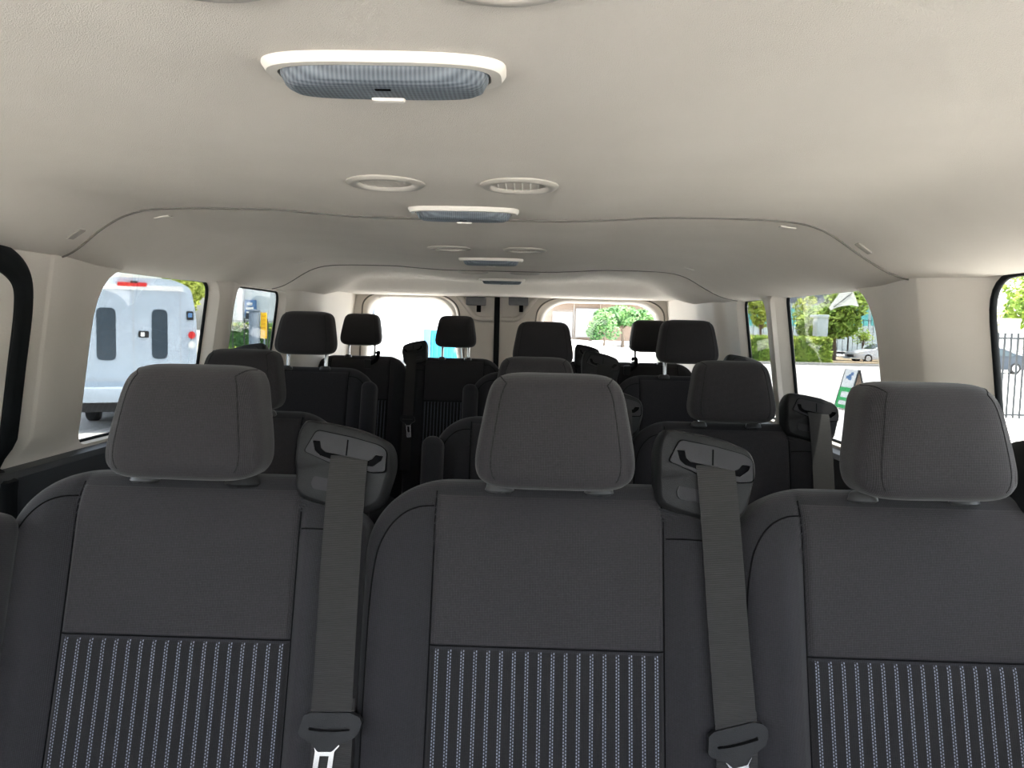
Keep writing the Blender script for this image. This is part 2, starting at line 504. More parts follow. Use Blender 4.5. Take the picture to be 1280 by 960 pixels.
# floor, front
struct(box('floor', (VX-.93, -1.6, -.06), (VX+.93, 3.80, 0), MT['carpet']))
struct(box('floor_riser', (VX-.85, 2.02, -.02), (VX+.85, 3.74, .06), MT['carpet'], bevel=.01))
struct(mesh('wall_front', [(VX+s*.88, y, z) for s in (-1, 1) for y, z in ((-1.55, -.05), (-1.55, .90), (-1.30, .95), (-.95, .93), (-.88, .80), (-1.0, .55), (-1.2, .2), (-1.25, -.05))],
            [tuple(range(8)), tuple(range(15, 7, -1))]+[(i, (i+1) % 8, 8+(i+1) % 8, 8+i) for i in range(8)], MT['dash'], angle=40))
ws = struct(mesh('window_%d' % wn, [(VX-.86, -1.42, .93), (VX+.86, -1.42, .93), (VX+.78, -.54, 1.44), (VX-.78, -.54, 1.44), (VX-.86, -1.425, .935), (VX+.86, -1.425, .935), (VX+.78, -.545, 1.446), (VX-.78, -.545, 1.446)],
     [(0, 1, 2, 3), (7, 6, 5, 4), (0, 4, 5, 1), (1, 5, 6, 2), (2, 6, 7, 3), (3, 7, 4, 0)], MT['glassfront'], smooth=False)); wn += 1

struct(mesh('trim_%d' % tn, [(VX+sx_*w_, y, z) for sx_ in (-1, 1) for y, z, w_ in ((-1.46, .88, .86), (-1.5, .92, .86), (-1.9, .87, .84), (-2.4, .66, .76), (-2.5, .3, .74), (-2.5, .0, .74), (-1.46, .0, .86))],
     [tuple(range(7)), tuple(range(13, 6, -1))]+[(i, (i+1) % 7, 7+(i+1) % 7, 7+i) for i in range(7)], MT['whitepaint'], angle=40)); tn += 1  # white van hood, added out of view to bounce sunlight onto the ceiling
# sliding-door seal on the left: black band arching at the top
band = []
pth = [(.55, 1.345), (.95, 1.345), (1.22, 1.344), (1.285, 1.337), (1.334, 1.308), (1.350, 1.255), (1.350, 1.15), (1.350, 1.05), (1.348, .9), (1.345, .7), (1.345, .4), (1.345, .02)]
pp = spline([(0, a, b) for a, b in pth], 8)
v = []; f = []
for i, p in enumerate(pp):
    d = (pp[min(i+1, len(pp)-1)]-pp[max(i-1, 0)]).normalized(); nrm = Vector((0, d.z, -d.y))
    for k, (o_, ins) in enumerate(((-.023, -.004), (-.023, .008), (-.015, .013), (-.005, .012), (.005, .012), (.014, .014), (.022, .009), (.022, -.004))):
        q = p-nrm*o_
        base = hw(q.y, q.z)-pillar(q.y, -1)*ss(.96, 1.02, q.z)
        if q.z < .96: base = hw(q.y, q.z)-.038
        v.append((VX-(base-ins+.004), q.y, q.z))
k = 8
for i in range(len(pp)-1):
    for j in range(k):
        f.append((i*k+j, i*k+(j+1) % k, (i+1)*k+(j+1) % k, (i+1)*k+j))
f.append(tuple(range(k))); f.append(tuple((len(pp)-1)*k+j for j in range(k)))
struct(mesh('trim_%d' % tn, v, f, MT['rubber'], angle=50)); tn += 1

# rear doors
YR = 3.74
zt = ZC+.20
SPL = -.035
def yzx(u, v, n): return Vector((u, n, v))
door_win = {1: [(-.672, .90), (-.672+.02, 1.335), (-.60, ZC+.133), (-.33, ZC+.133), (-.262, 1.325), (-.20, .90)],
            2: [(.14, .90), (.20, 1.325), (.275, ZC+.130), (.66, ZC+.130), (.735, 1.325), (.755, .90)]}
for di, (x0, x1) in ((1, (VX-.80, SPL)), (2, (SPL, VX+.80))):
    ow = round_poly(door_win[di], [.05, .06, .06, .06, .06, .05], 6)
    cx = sum(p[0] for p in ow)/len(ow); cz = sum(p[1] for p in ow)/len(ow)
    big = [(cx+(x-cx)*1.0+(.028 if x > cx else -.028), z+(.016 if z > cz else -.03)) for x, z in ow]
    d = struct(plate('door_%d' % di, [(x0, .02), (x1, .02), (x1, zt), (x0, zt)], [big], yzx, YR, YR+.07, MT['trimbeige']))
    v = []; f = []
    rings = [(big, YR-.004), (big, YR-.012), ([((a+c)/2, (b+e)/2) for (a, b), (c, e) in zip(big, ow)], YR-.008), (ow, YR+.02), (ow, YR+.06)]
    for rg, y in rings:
        for x, z in rg: v.append((x, y, z))
    m = len(ow)
    for r in range(len(rings)-1):
        for i in range(m):
            f.append((r*m+i, r*m+(i+1) % m, (r+1)*m+(i+1) % m, (r+1)*m+i))
    fr = mesh('window_frame', v, f, MT['trimbeige'], d, angle=50)
    # dark joint around the frame
    tube('frame_joint', [(x, YR-.001, z) for x, z in [(cx+(x-cx)*1.0+(.010 if x > cx else -.010), z+(.006 if z > cz else -.01)) for x, z in big]], .004, MT['seam'], d, 6, True)
    # pressed ridge between the window and the latch pocket
    sx = x1 if di == 1 else x0; sg = -1 if di == 1 else 1
    tube('ridge', spline([(sx+sg*q, YR-.001, z) for q, z in ((.205, 1.415), (.165, 1.362), (.118, 1.305), (.098, 1.288), (.07, 1.283), (.018, 1.283))], 6), .013, MT['trimbeige'], d, 10)
    bx = at(595 if di == 1 else 648, 377, YR-.03)
    lt = box('latch', (bx.x-.047, YR-.05, bx.z-.018), (bx.x+.047, YR+.004, bx.z+.022), MT['latchgrey'], d, .005)
    box('latch_hook', (bx.x+.004, YR-.043, bx.z-.05), (bx.x+.024, YR-.012, bx.z-.017), MT['slotblack'], d, .002)
    wnd = struct(plate('window_%d' % wn, ow, [], yzx, YR+.05, YR+.055, MT['glassrear'])); wn += 1
    # defroster bar low across the pane
    zz = at(508, 459, YR).z
    tube('wiper_bar', [(ow[0][0]+.03, YR+.062, zz), (ow[-1][0]-.03, YR+.062, zz)], .004, MT['rubber'], wnd, 6)
struct(box('trim_%d' % tn, (SPL-.013, YR-.016, .02), (SPL+.013, YR+.02, zt-.03), MT['rubber'], bevel=.005)); tn += 1

# ------------------------------------------------------------------ seats
AL = math.radians(14.3); SA, CA = math.sin(AL), math.cos(AL)
STOP = .672
def SB(x, s, n): return Vector((x, s*SA-n*CA, .40+s*CA+n*SA))

def hwL(s):
    h = .229-.006*ss(.3, 0, s)
    u = (s-(STOP-.10))/.10
    if u > 0: h = .122+(h-.122)*math.sqrt(max(0, 1-min(u, 1)**2.1))
    return h
NOTOWER = [False]
def hwR(s):
    if NOTOWER[0]: return hwL(s)
    h = .229-.006*ss(.3, 0, s)
    u = (s-.588)/.050
    if u > 0: h = .152+(h-.152)*math.sqrt(max(0, 1-min(u, 1)**2.6))
    u = (s-(STOP-.03))/.03
    if u > 0: h = .135+(h-.135)*math.sqrt(max(0, 1-min(u, 1)**2))
    return h
def front_n(x, s, t=None):
    h = hwL(s) if x < 0 else hwR(s)
    if t is None: t = max(-1, min(1, x/h))
    E = max(0, 1-abs(t)**7)**(1/5)
    g = max(0, (s-(STOP-.07))/.07); Es = max(0, 1-min(g, 1)**2.4)**(1/2.2)
    g2 = max(0, (.05-s)/.05); Es *= max(0, 1-min(g2, 1)**2.4)**(1/2.2)
    ax = abs(x)
    b = .021*ss(.137, .178, ax)*(1-ss(.56, .66, s)*.7)
    b -= .0055*math.exp(-((ax-.1435)/.0040)**2)
    b += .006*math.exp(-((s-.22)/.16)**2)
    return -.045+E*Es*(.045+b), E*Es

def seat_meshes(m):
    """meshes of one seat, the belt guide on side m (+1 right as seen from the camera)"""
    R = {}
    def fl(vs): return [Vector((m*v_.x, v_.y, v_.z)) for v_ in vs]
    ts = []
    n = 104
    for i in range(n+1):
        q = -1+2*i/n; ts.append(math.copysign(1-(1-abs(q))**1.25, q))
    ssn = frange(0, .57, 46)+[.57+(STOP-.57)*(1-(1-i/26)**1.7) for i in range(1, 27)]
    v = []; f = []; nt_ = len(ts)
    for lay in (0, 1):
        for s in ssn:
            for t in ts:
                h = hwL(s) if t < 0 else hwR(s); x = t*h
                nf, E = front_n(x, s, t)
                v.append(SB(x, s, nf if lay == 0 else -.045-.055*E))
    o = nt_*len(ssn)
    for i in range(len(ssn)-1):
        for j in range(nt_-1):
            a = i*nt_+j; f.append((a, a+1, a+nt_+1, a+nt_)); f.append((o+a, o+a+nt_, o+a+nt_+1, o+a+1))
    R['backrest'] = (fl(v), f, 'fabric2', 60)
    def panel(x0, x1, s0, s1, nx, ns, puff, top=False):
        v = []; f = []
        for j in range(ns+1):
            for i in range(nx+1):
                u, w = i/nx, j/ns
                u = .5-.5*math.cos(PI*u)*(.35)-.325*(1-2*u) if False else u
                x = lerp(x0, x1, u); s = lerp(s0, s1, w)
                e = min(ss(0, .02, u), ss(0, .02, 1-u), ss(0, .025, w), 1 if top else ss(0, .025, 1-w))
                v.append(SB(x, s, front_n(x, s)[0]+lerp(-.0012, puff, e)))
        for j in range(ns):
            for i in range(nx):
                a = j*(nx+1)+i; f.append((a, a+1, a+nx+2, a+nx+1))
        return v, f
    a, b = panel(-.1425, .1425, .4690, STOP-.020, 90, 60, .0016)
    R['upper_panel'] = (fl(a), b, 'fabric', 80)
    a, b = panel(-.1425, .1425, .05, .4682, 90, 70, .0016)
    R['striped_panel'] = (fl(a), b, 'stripes', 80)
    # piping on the shoulders
    for nm_, path in (('shoulder_seam', [(-.145, .636), (-.163, .634), (-.183, .624), (-.201, .602), (-.212, .568), (-.217, .50), (-.217, .36), (-.214, .2)]),
                 ('guide_seam', [(.146, .603), (.163, .6035), (.19, .602), (.215, .594)])):
        vv, ff = [], []
        ps = spline([(x, s, 0) for x, s in path], 8)
        tube_data([SB(p.x, p.y, front_n(p.x, p.y)[0]+.0004) for p in ps], .0010, 6, False, vv, ff)
        R[nm_] = (fl(vv), ff, 'piping', 80)
    vv, ff = [], []
    for path in ([(-.1427, .655), (-.1427, .06)], [(.1427, .655), (.1427, .06)], [(-.1427, .4686), (.1427, .4686)]):
        (xa, sa), (xb_, sb) = path
        tube_data([SB(lerp(xa, xb_, i/40), lerp(sa, sb, i/40), front_n(lerp(xa, xb_, i/40), lerp(sa, sb, i/40))[0]+.0011) for i in range(41)], .0009, 6, False, vv, ff)
    R['panel_seam'] = (fl(vv), ff, 'piping', 80)
    # headrest: pillow with a front face and side seams
    v, f = [], []; q = 26; idx = {}
    def vid(p):
        k_ = (round(p[0], 5), round(p[1], 5), round(p[2], 5))
        if k_ not in idx:
            idx[k_] = len(v); v.append(Vector(p))
        return idx[k_]
    for ax in range(3):
        for sg in (-1, 1):
            for i in range(q):
                for j in range(q):
                    cs = []
                    for di, dj in ((0, 0), (1, 0), (1, 1), (0, 1)):
                        p = [0, 0, 0]; p[ax] = sg
                        p[(ax+1) % 3] = math.tan((-1+2*(i+di)/q)*PI/4); p[(ax+2) % 3] = math.tan((-1+2*(j+dj)/q)*PI/4)
                        cs.append(vid(p))
                    f.append(cs if sg > 0 else cs[::-1])
    def hr(p):
        p = Vector(p)
        k_ = (abs(p.x)**5.5+abs(p.z)**5.5)**(1/5.5)
        u = p/(k_**4+abs(p.y)**4)**.25
        a = lerp(.0995, .084, ss(-.8, 1, u.z))
        y = .048*u.y
        if u.y < 0: y -= .004*(1-u.x*u.x)*(1-u.z*u.z)
        y += .006*max(0, u.z)**2
        gx = abs(abs(u.x)-.87)
        if u.y < .6: y += .003*math.exp(-(gx/.022)**2)
        return Vector((a*u.x, y+u.z*.012, .0712*u.z))
    out = [hr(p) for p in v]
    for sg in (-1, 1):
        pth_ = [(sg*.90, -1, -1+2*i/20) for i in range(21)]+[(sg*.90, -1+1.2*i/8, 1) for i in range(1, 9)]
        vv, ff = [], []
        cpt = [hr(p) for p in pth_]
        tube_data(cpt, .0008, 6, False, vv, ff)
        R['headrest_seam%d' % sg] = (fl(vv), ff, 'thread', 80)
    R['headrest'] = (fl(out), f, 'fabric', 80)
    vv, ff = [], []
    def chain(name, fn): pass
    # belt guide housing
    SC = .000174
    def OFF(pts): return [((x-500)*SC, (440-y)*SC) for x, y in pts]
    hs = OFF([(150, 250), (185, 165), (250, 138), (560, 188), (740, 248), (812, 290), (846, 360), (852, 470), (825, 590), (770, 740), (620, 800), (430, 770), (185, 690), (146, 540), (143, 370)])
    hs = [tuple(p.to_2d()) for p in spline([(a_, b_, 0) for a_, b_ in hs], 4, True)]
    TX, TS = .195, .687
    c0 = (sum(p[0] for p in hs)/len(hs), sum(p[1] for p in hs)/len(hs))
    def guide(u, w, n): return SB(TX+u, TS+w, n)
    v, f = [], []
    rings = [(.80, -.052), (.97, -.045), (1.0, -.03), (1.0, -.004), (.975, .008), (.93, .0135), (.90, .0145), (.6, .0145)]
    for sc_, n_ in rings:
        for x, z in hs:
            zz = c0[1]+(z-c0[1])*sc_; xx = c0[0]+(x-c0[0])*sc_
            dep = -.006*ss(.0, -.012, zz) if sc_ < .98 and n_ > 0 else 0
            v.append(guide(xx, zz, n_+dep))
    mm = len(hs)
    for r in range(len(rings)-1):
        for i in range(mm):
            f.append((r*mm+i, r*mm+(i+1) % mm, (r+1)*mm+(i+1) % mm, (r+1)*mm+i))
    f.append(tuple(range(mm))[::-1])
    ctr = len(v); v.append(guide(c0[0], c0[1], .0125))
    for i in range(mm): f.append((len(rings)*mm-mm+i, len(rings)*mm-mm+(i+1) % mm, ctr))
    R['belt_guide'] = (fl(v), f, 'blackplastic', 50)
    bz = round_poly(OFF([(225, 375), (305, 222), (560, 268), (760, 318), (815, 360), (812, 505), (720, 512), (430, 458)]), [.004, .006, .002, .006, .005, .004, .002, .004], 5)
    slot = round_poly(OFF([(280, 295), (335, 297), (345, 350), (378, 376), (525, 402), (685, 432), (715, 420), (740, 388), (797, 395), (785, 428), (725, 474), (560, 452), (420, 428), (335, 400), (300, 368)]), .0012, 3)
    bm = bmesh.new(); plate_data(bm, bz, [slot], guide, .010, .0175)
    R['bezel'] = (bm, m)
    bm = bmesh.new(); plate_data(bm, [(c0[0]*0+(x-c_)*1.035+c_, (z-d_)*1.06+d_) for (x, z), (c_, d_) in ((p, (.004, .010)) for p in bz)], [], guide, .0105, .0149)
    bl = OFF([(530, 285), (541, 287), (536, 400), (525, 398)])
    plate_data(bm, bl, [], guide, .017, .0178)
    R['slot'] = (bm, m)
    bt = round_poly(OFF([(280, 600), (300, 548), (460, 575), (470, 665), (300, 640)]), .003, 4)
    bm = bmesh.new(); plate_data(bm, bt, [], guide, .004, .0115)
    R['release_button'] = (bm, m)
    return R

def belt_meshes(m, xt, xb, rot):
    """webbing strip from the slot down to the tongue, then on to the seat side"""
    R = {}
    path = [(.6945, .0146, 0), (.685, .0185, .0), (.667, .0225, .05), (.63, .0265, .15), (.58, .0292, .3), (.50, .0296, .55), (.44, .0300, .8), (.388, .0305, 1)]
    ps = spline(path, 6)
    v, f = [], []; W_ = .0235; T_ = .0006
    for i, p in enumerate(ps):
        x = lerp(xt, xb, p.z)
        for k in range(9):
            u = -1+2*k/8
            sdrop = math.sin(rot)*W_*u*ss(.5, 1, p.z)
            v.append(SB(x+u*W_, p.x+sdrop, p.y+T_-.0004*u*u))
        for k in range(9):
            u = 1-2*k/8
            sdrop = math.sin(rot)*W_*u*ss(.5, 1, p.z)
            v.append(SB(x+u*W_, p.x+sdrop, p.y-T_-.0004*u*u))
    for i in range(len(ps)-1):
        for k in range(18):
            f.append((i*18+k, i*18+(k+1) % 18, (i+1)*18+(k+1) % 18, (i+1)*18+k))
    f.append(tuple(range(18))); f.append(tuple((len(ps)-1)*18+k for k in range(18)))
    # return run behind the tongue
    b = len(v); ps = spline([(.41, .0262, .95), (.39, .0265, .96), (.30, .0262, .9), (.16, .025, 1.0)], 5)
    for p in ps:
        x = lerp(xt+.002, xb+.002, p.z)
        for u, dn in ((-1, .0005), (1, .0005), (1, -.0005), (-1, -.0005)):
            v.append(SB(x+u*W_, p.x, p.y+dn))
    for i in range(len(ps)-1):
        for k in range(4): f.append((b+i*4+k, b+i*4+(k+1) % 4, b+(i+1)*4+(k+1) % 4, b+(i+1)*4+k))
    f.append((b, b+1, b+2, b+3)); e = len(v)-4; f.append((e, e+1, e+2, e+3))
    R['seat_belt'] = ([Vector((m*q.x, q.y, q.z)) for q in v], f, 'belt', 50)
    K = .0001126
    cr, sr = math.cos(rot), math.sin(rot)
    def g(u, w, n):
        return SB(xb+u*cr-w*sr, .378+u*sr+w*cr, n)
    def O(pts): return [((x-592)*K, (520-y)*K) for x, y in pts]
    body = round_poly(O([(272, 552), (322, 395), (385, 365), (800, 365), (890, 405), (922, 455), (905, 535), (860, 602), (700, 668), (625, 740), (480, 740), (415, 660), (290, 590)]), .002, 4)
    win = round_poly(O([(378, 505), (800, 505), (800, 540), (650, 548), (500, 545), (378, 530)]), .001, 3)
    bm = bmesh.new()
    plate_data(bm, body, [win], g, .0255, .0365)
    es = [e_ for e_ in bm.edges if len(e_.link_faces) == 2 and e_.calc_face_angle(0) > .8]
    try: bmesh.ops.bevel(bm, geom=es, offset=.0015, segments=2, profile=.5, affect='EDGES')
    except Exception: pass
    R['belt_tongue'] = (bm, m)
    mo = round_poly(O([(418, 648), (470, 700), (618, 700), (686, 672), (698, 690), (645, 745), (628, 900), (612, 1010), (600, 1190), (565, 1215), (425, 1205), (398, 1170), (422, 960), (448, 740)]), .001, 2)
    mh = O([(497, 788), (590, 788), (566, 1010), (470, 1010)])
    bm = bmesh.new(); plate_data(bm, mo, [mh], g, .0295, .0330)
    R['tongue_blade'] = (bm, m)
    return R

def solidify_mesh(key, data, matn=None):
    me = bpy.data.meshes.new(key)
    if isinstance(data[0], bmesh.types.BMesh):
        bm, m = data
        if m < 0:
            for v_ in bm.verts: v_.co.x *= -1
        bmesh.ops.recalc_face_normals(bm, faces=bm.faces)
        bm.to_mesh(me); bm.free(); ang = 35
        me.materials.append(MT[matn])
    else:
        v, f, mn, ang = data
        me.from_pydata([tuple(p) for p in v], [], f)
        bm = bmesh.new(); bm.from_mesh(me)
        bmesh.ops.remove_doubles(bm, verts=bm.verts, dist=1e-6)
        bmesh.ops.recalc_face_normals(bm, faces=bm.faces)
        bm.to_mesh(me); bm.free()
        me.materials.append(MT[matn or mn])
    me.shade_smooth(); me.set_sharp_from_angle(angle=math.radians(ang))
    return me

def orient_front(me):
    """open panels: make their normals face the front of the seat"""
    s = sum(p.normal.y*p.area for p in me.polygons)
    if s > 0: me.flip_normals()

CACHE = {}
def get_seat(m, tower=True):
    if not tower:
        if 'nt' not in CACHE:
            NOTOWER[0] = True; d = seat_meshes(1); NOTOWER[0] = False
            for k in ('belt_guide', 'bezel', 'slot', 'release_button', 'guide_seam'): d.pop(k)
            CACHE['nt'] = {k: solidify_mesh(k, x) for k, x in d.items()}
            for k in ('upper_panel', 'striped_panel'): orient_front(CACHE['nt'][k])
        return CACHE['nt']
    if ('s', m) not in CACHE:
        d = seat_meshes(m); mats = {'bezel': 'bezel', 'slot': 'slotblack', 'release_button': 'bezel'}
        CACHE['s', m] = {k: solidify_mesh(k, x, mats.get(k)) for k, x in d.items()}
        for k in ('upper_panel', 'striped_panel'): orient_front(CACHE['s', m][k])
    return CACHE['s', m]
def get_belt(m, xt, xb, rot):
    k0 = ('b', m, xt, xb, rot)
    if k0 not in CACHE:
        d = belt_meshes(m, xt, xb, rot); mats = {'belt_tongue': 'blackplastic', 'tongue_blade': 'chrome'}
        CACHE[k0] = {k: solidify_mesh(k, x, mats.get(k)) for k, x in d.items()}
    return CACHE[k0]

def shared(key, fn):
    if key not in CACHE: CACHE[key] = fn()
    return CACHE[key]

def me_box(lo, hi, bev, seg, mat):
    bm = bmesh.new(); add_box(bm, lo, hi, bev, seg)
    bmesh.ops.recalc_face_normals(bm, faces=bm.faces)
    me = bpy.data.meshes.new('b'); bm.to_mesh(me); bm.free(); me.materials.append(MT[mat]); me.shade_smooth(); me.set_sharp_from_angle(angle=math.radians(50))
    return me

def me_cyl(r0, r1, z0, z1, mat, seg=20, sx=1.0, rnd=0.0):
    v, f = [], []
    prof = [(r0-rnd, z0), (r0, z0+rnd), (r1, z1-rnd), (r1-rnd, z1)] if rnd else [(r0, z0), (r1, z1)]
    for r, z in prof:
        for k in range(seg): v.append((r*math.cos(2*PI*k/seg)*sx, r*math.sin(2*PI*k/seg), z))
    for i in range(len(prof)-1):
        for k in range(seg): f.append((i*seg+k, i*seg+(k+1) % seg, (i+1)*seg+(k+1) % seg, (i+1)*seg+k))
    f.append(tuple(range(seg))[::-1]); f.append(tuple((len(prof)-1)*seg+k for k in range(seg)))
    me = bpy.data.meshes.new('c'); me.from_pydata(v, [], f); me.materials.append(MT[mat]); me.shade_smooth(); me.set_sharp_from_angle(angle=math.radians(45))
    return me

def put(name, me, parent, loc=(0, 0, 0), rot=(0, 0, 0)):
    o = bpy.data.objects.new(name, me); C.objects.link(o); o.parent = parent; o.location = loc; o.rotation_euler = rot
    return o

HX = .063
def seat(x, y, z, label, side=1, lift=0.0, arm=0, belt=(.205, .207, .0), sx=1.0, hr_dz=0.0, hr_rz=0.0, tower=True, black=0):
    r = empty('passenger_seat', (x, y, z)); r.scale = (sx, 1, 1)
    tag(r, label, 'seat', 'passenger seats in the van')
    S = get_seat(side, tower); B = get_belt(side, *belt)
    put('backrest', S['backrest'], r)
    put('upper_panel', S['upper_panel'], r)
    sp = put('striped_panel', S['striped_panel'], r); sp['label'] = 'lower back panel with pale blue dotted stripes'
    if side == 0: pass
    put('panel_seam', S['panel_seam'], r)
    put('shoulder_seam', S['shoulder_seam'], r); put('guide_seam', S['guide_seam'], r) if tower else None
    hd_ = put('headrest', S['headrest'], r, (.005, SB(0, STOP, -.04).y-.039, 1.046+.0685+lift+hr_dz), (-math.radians(3), 0, hr_rz))
    for sg in (-1, 1): put('seam', S['headrest_seam%d' % sg], hd_)
    pm = shared('post', lambda: me_cyl(.0062, .0062, .0, .10, 'chrome', 14))
    cm = shared('collar', lambda: me_cyl(.0150, .0130, -.004, .010, 'collar', 24, 1.25, .003))
    for s in (-1, 1):
        base = SB(s*HX, .6605, -.012)
        put('headrest_post', pm, r, (base.x+.002, base.y+.001, base.z), (-math.radians(8), 0, 0))
        put('post_collar', shared('collarb', lambda: me_cyl(.0175, .015, -.006, .012, 'blackplastic', 24, 1.3, .004)) if black == s else cm, r, (base.x, base.y-.002, base.z-.001), (-math.radians(6), 0, 0))
    if tower:
        g = put('belt_guide', S['belt_guide'], r)
        put('bezel', S['bezel'], g); put('belt_slot', S['slot'], g); put('release_button', S['release_button'], g)
        b = put('seat_belt', B['seat_belt'], r)
        put('belt_tongue', B['belt_tongue'], b)
        put('tongue_blade', B['tongue_blade'], b)
    else:
        # roof-hung belts: the loose strap and latch hooked beside the headrest post
        kx = HX+.012 if x < 0 else -HX-.006
        v, f = tube_data(spline([SB(kx, STOP+.012, -.03), SB(kx+.012, STOP+.006, .0), SB(kx+.004, STOP-.03, .016), SB(kx-.03, STOP-.05, .018)], 5), .009, 10)
        put('strap_hook', shared(('hook', x < 0), lambda: solidify_mesh('hook', (v, f, 'slotblack', 50))), r)
        bl = bmesh.new(); add_box(bl, (kx-.05, -.012, -.03), (kx-.018, .006, .012), .004, 2, Matrix.Translation(SB(0, STOP-.04, .02)))
        put('strap_latch', shared(('latch', x < 0), lambda: solidify_mesh('latch', (bl, 1), 'blackplastic')), r)
    cu = shared('cushion', lambda: me_box((-.222, -.44, .33), (.222, .02, .455), .045, 4, 'fabric2'))
    put('seat_cushion', cu, r)
    fr = shared('base', lambda: me_box((-.19, -.36, .0), (.19, -.02, .34), .02, 2, 'darktrim'))
    put('seat_base', fr, r)
    if arm:
        am = shared('arm', lambda: me_box((-.024, -.036, -.26), (.024, .036, .0), .022, 4, 'fabric2'))
        p = SB(arm*.224, .612, .036)
        put('armrest', am, r, p, (-AL, 0, 0))
    return r

Y1, Y2, Y3, Y4 = .790, 1.616, 2.336, 3.245
seat(-.300, Y1, 0, 'left seat of the nearest row of three, belt hanging from its right shoulder guide', 1, 0, -1, (.204, .206, .03), hr_rz=-.03, black=1)
seat(.155, Y1, 0, 'middle seat of the nearest row of three, belt hanging from its right shoulder guide', 1, 0, 0, (.204, .219, .26))
seat(.612, Y1, 0, 'right seat of the nearest row of three, beside the grey wall pillar', 1, 0, 0, hr_rz=.05)
seat(-.548, Y2, -.012, 'single seat by the left windows, directly behind the nearest left headrest', -1, .004, 1)
seat(.137, Y2, -.012, 'aisle seat of the second row, almost hidden behind the nearest middle seat', 1, .002, -1)
seat(.588, Y2, -.012, 'window seat of the second row, lowered headrest, belt guide against the right window', 1, .004, 0)
seat(-.607, Y3, .055, 'single seat by left wall, raised headrest on chrome posts, armrest folded up', -1, .040, 1)
seat(.165, Y3, .055, 'aisle seat of the third row, tall dark headrest right of the rear door joint', 1, .036, -1, hr_dz=-.012)
seat(.630, Y3, .055, 'right seat of the third row, raised headrest with one chrome post showing', 1, .040, 0)
seat(-.625, Y4, .06, 'rearmost row corner seat in front of the left rear door window', -1, .045, 0, sx=.92, tower=False)
seat(-.205, Y4, .06, 'rearmost row seat with belt guide on its left and bright teal showing below its headrest', -1, .045, 0, sx=.92)
seat(.205, Y4, .06, 'rearmost row seat hidden behind a third row headrest, only its belt guide showing', 1, .035, 0, sx=.92, hr_dz=-.012)
seat(.652, Y4, .06, 'rearmost row corner seat in front of the right rear door window', 1, .045, 0, sx=.92, tower=False)

# ------------------------------------------------------------------ ceiling fittings
def stadium(cx, cy, a, b, p=3.2, n=56):
    out = []
    for k in range(n):
        t = 2*PI*k/n; c, s = math.cos(t), math.sin(t)
        out.append((cx+a*math.copysign(abs(c)**(2/p), c), cy+b*math.copysign(abs(s)**(2/p), s)))
    return out
def loft(name, rings, mat, parent, cap0=True, cap1=True, angle=50):
    v, f = [], []; m = len(rings[0][0])
    for ol, z in rings:
        for x, y in ol: v.append((x, y, z))
    for r in range(len(rings)-1):
        for i in range(m): f.append((r*m+i, r*m+(i+1) % m, (r+1)*m+(i+1) % m, (r+1)*m+i))
    if cap0: f.append(tuple(range(m))[::-1])
    if cap1: f.append(tuple((len(rings)-1)*m+i for i in range(m)))
    return mesh(name, v, f, mat, parent, angle=angle)
LX = .010
lamps = [(.60, 'largest ceiling lamp, nearest to the viewer, cream frame and grey ribbed lens'),
         (1.30, 'second ceiling lamp from the front, just ahead of the first headliner seam'),
         (2.21, 'third ceiling lamp from the front, thin dark lens'),
         (3.10, 'small ceiling lamp nearest the rear doors')]
for Yl, lb in lamps:
    zc = ceil_z(LX, Yl)+.001
    if Yl > 3: zc -= .002
    r = empty('ceiling_lamp', (LX, Yl, zc)); tag(r, lb, 'ceiling lamp', 'ceiling lamps along the middle of the headliner')
    o1, o2, o3 = stadium(0, 0, .0925, .037), stadium(0, 0, .089, .034), stadium(0, 0, .081, .027)
    loft('frame', [(o1, .004), (o1, -.003), (o2, -.008), (o3, -.008), (o3, -.002)], MT['whitetrim'], r, False, False)
    l0, l1, l2, l3, l4 = stadium(0, 0, .080, .0262), stadium(0, 0, .079, .0256), stadium(0, 0, .075, .0235), stadium(0, 0, .069, .018), stadium(0, 0, .05, .008)
    loft('lens', [(l0, .002), (l1, -.009), (l2, -.0165), (l3, -.0195), (l4, -.0203)], MT['lens'], r)
    bm = bmesh.new(); add_box(bm, (-.013, .011, -.0225), (.013, .019, -.016), .002)
    from_bm('switch', bm, MT['whitetrim'], r)
    bm = bmesh.new(); add_box(bm, (-.006, -.0115, -.0208), (.006, -.008, -.017), .0005)
    from_bm('lens_clip', bm, MT['slotblack'], r)
vents = [(.425, -.062, 'left air vent at the top edge of the picture, nearest pair'), (.425, .106, 'right air vent at the top edge of the picture, nearest pair'),
         (1.07, -.078, 'round ceiling air vent, left of the pair behind the large lamp'), (1.07, .106, 'round ceiling air vent with open slats, right of the pair behind the large lamp'),
         (1.93, -.080, 'round ceiling air vent, left of the pair ahead of the third lamp'), (1.93, .108, 'round ceiling air vent, right of the pair ahead of the third lamp'),
         (2.74, -.080, 'small ceiling air vent, left of the pair nearest the rear doors'), (2.74, .104, 'small ceiling air vent, right of the pair nearest the rear doors')]
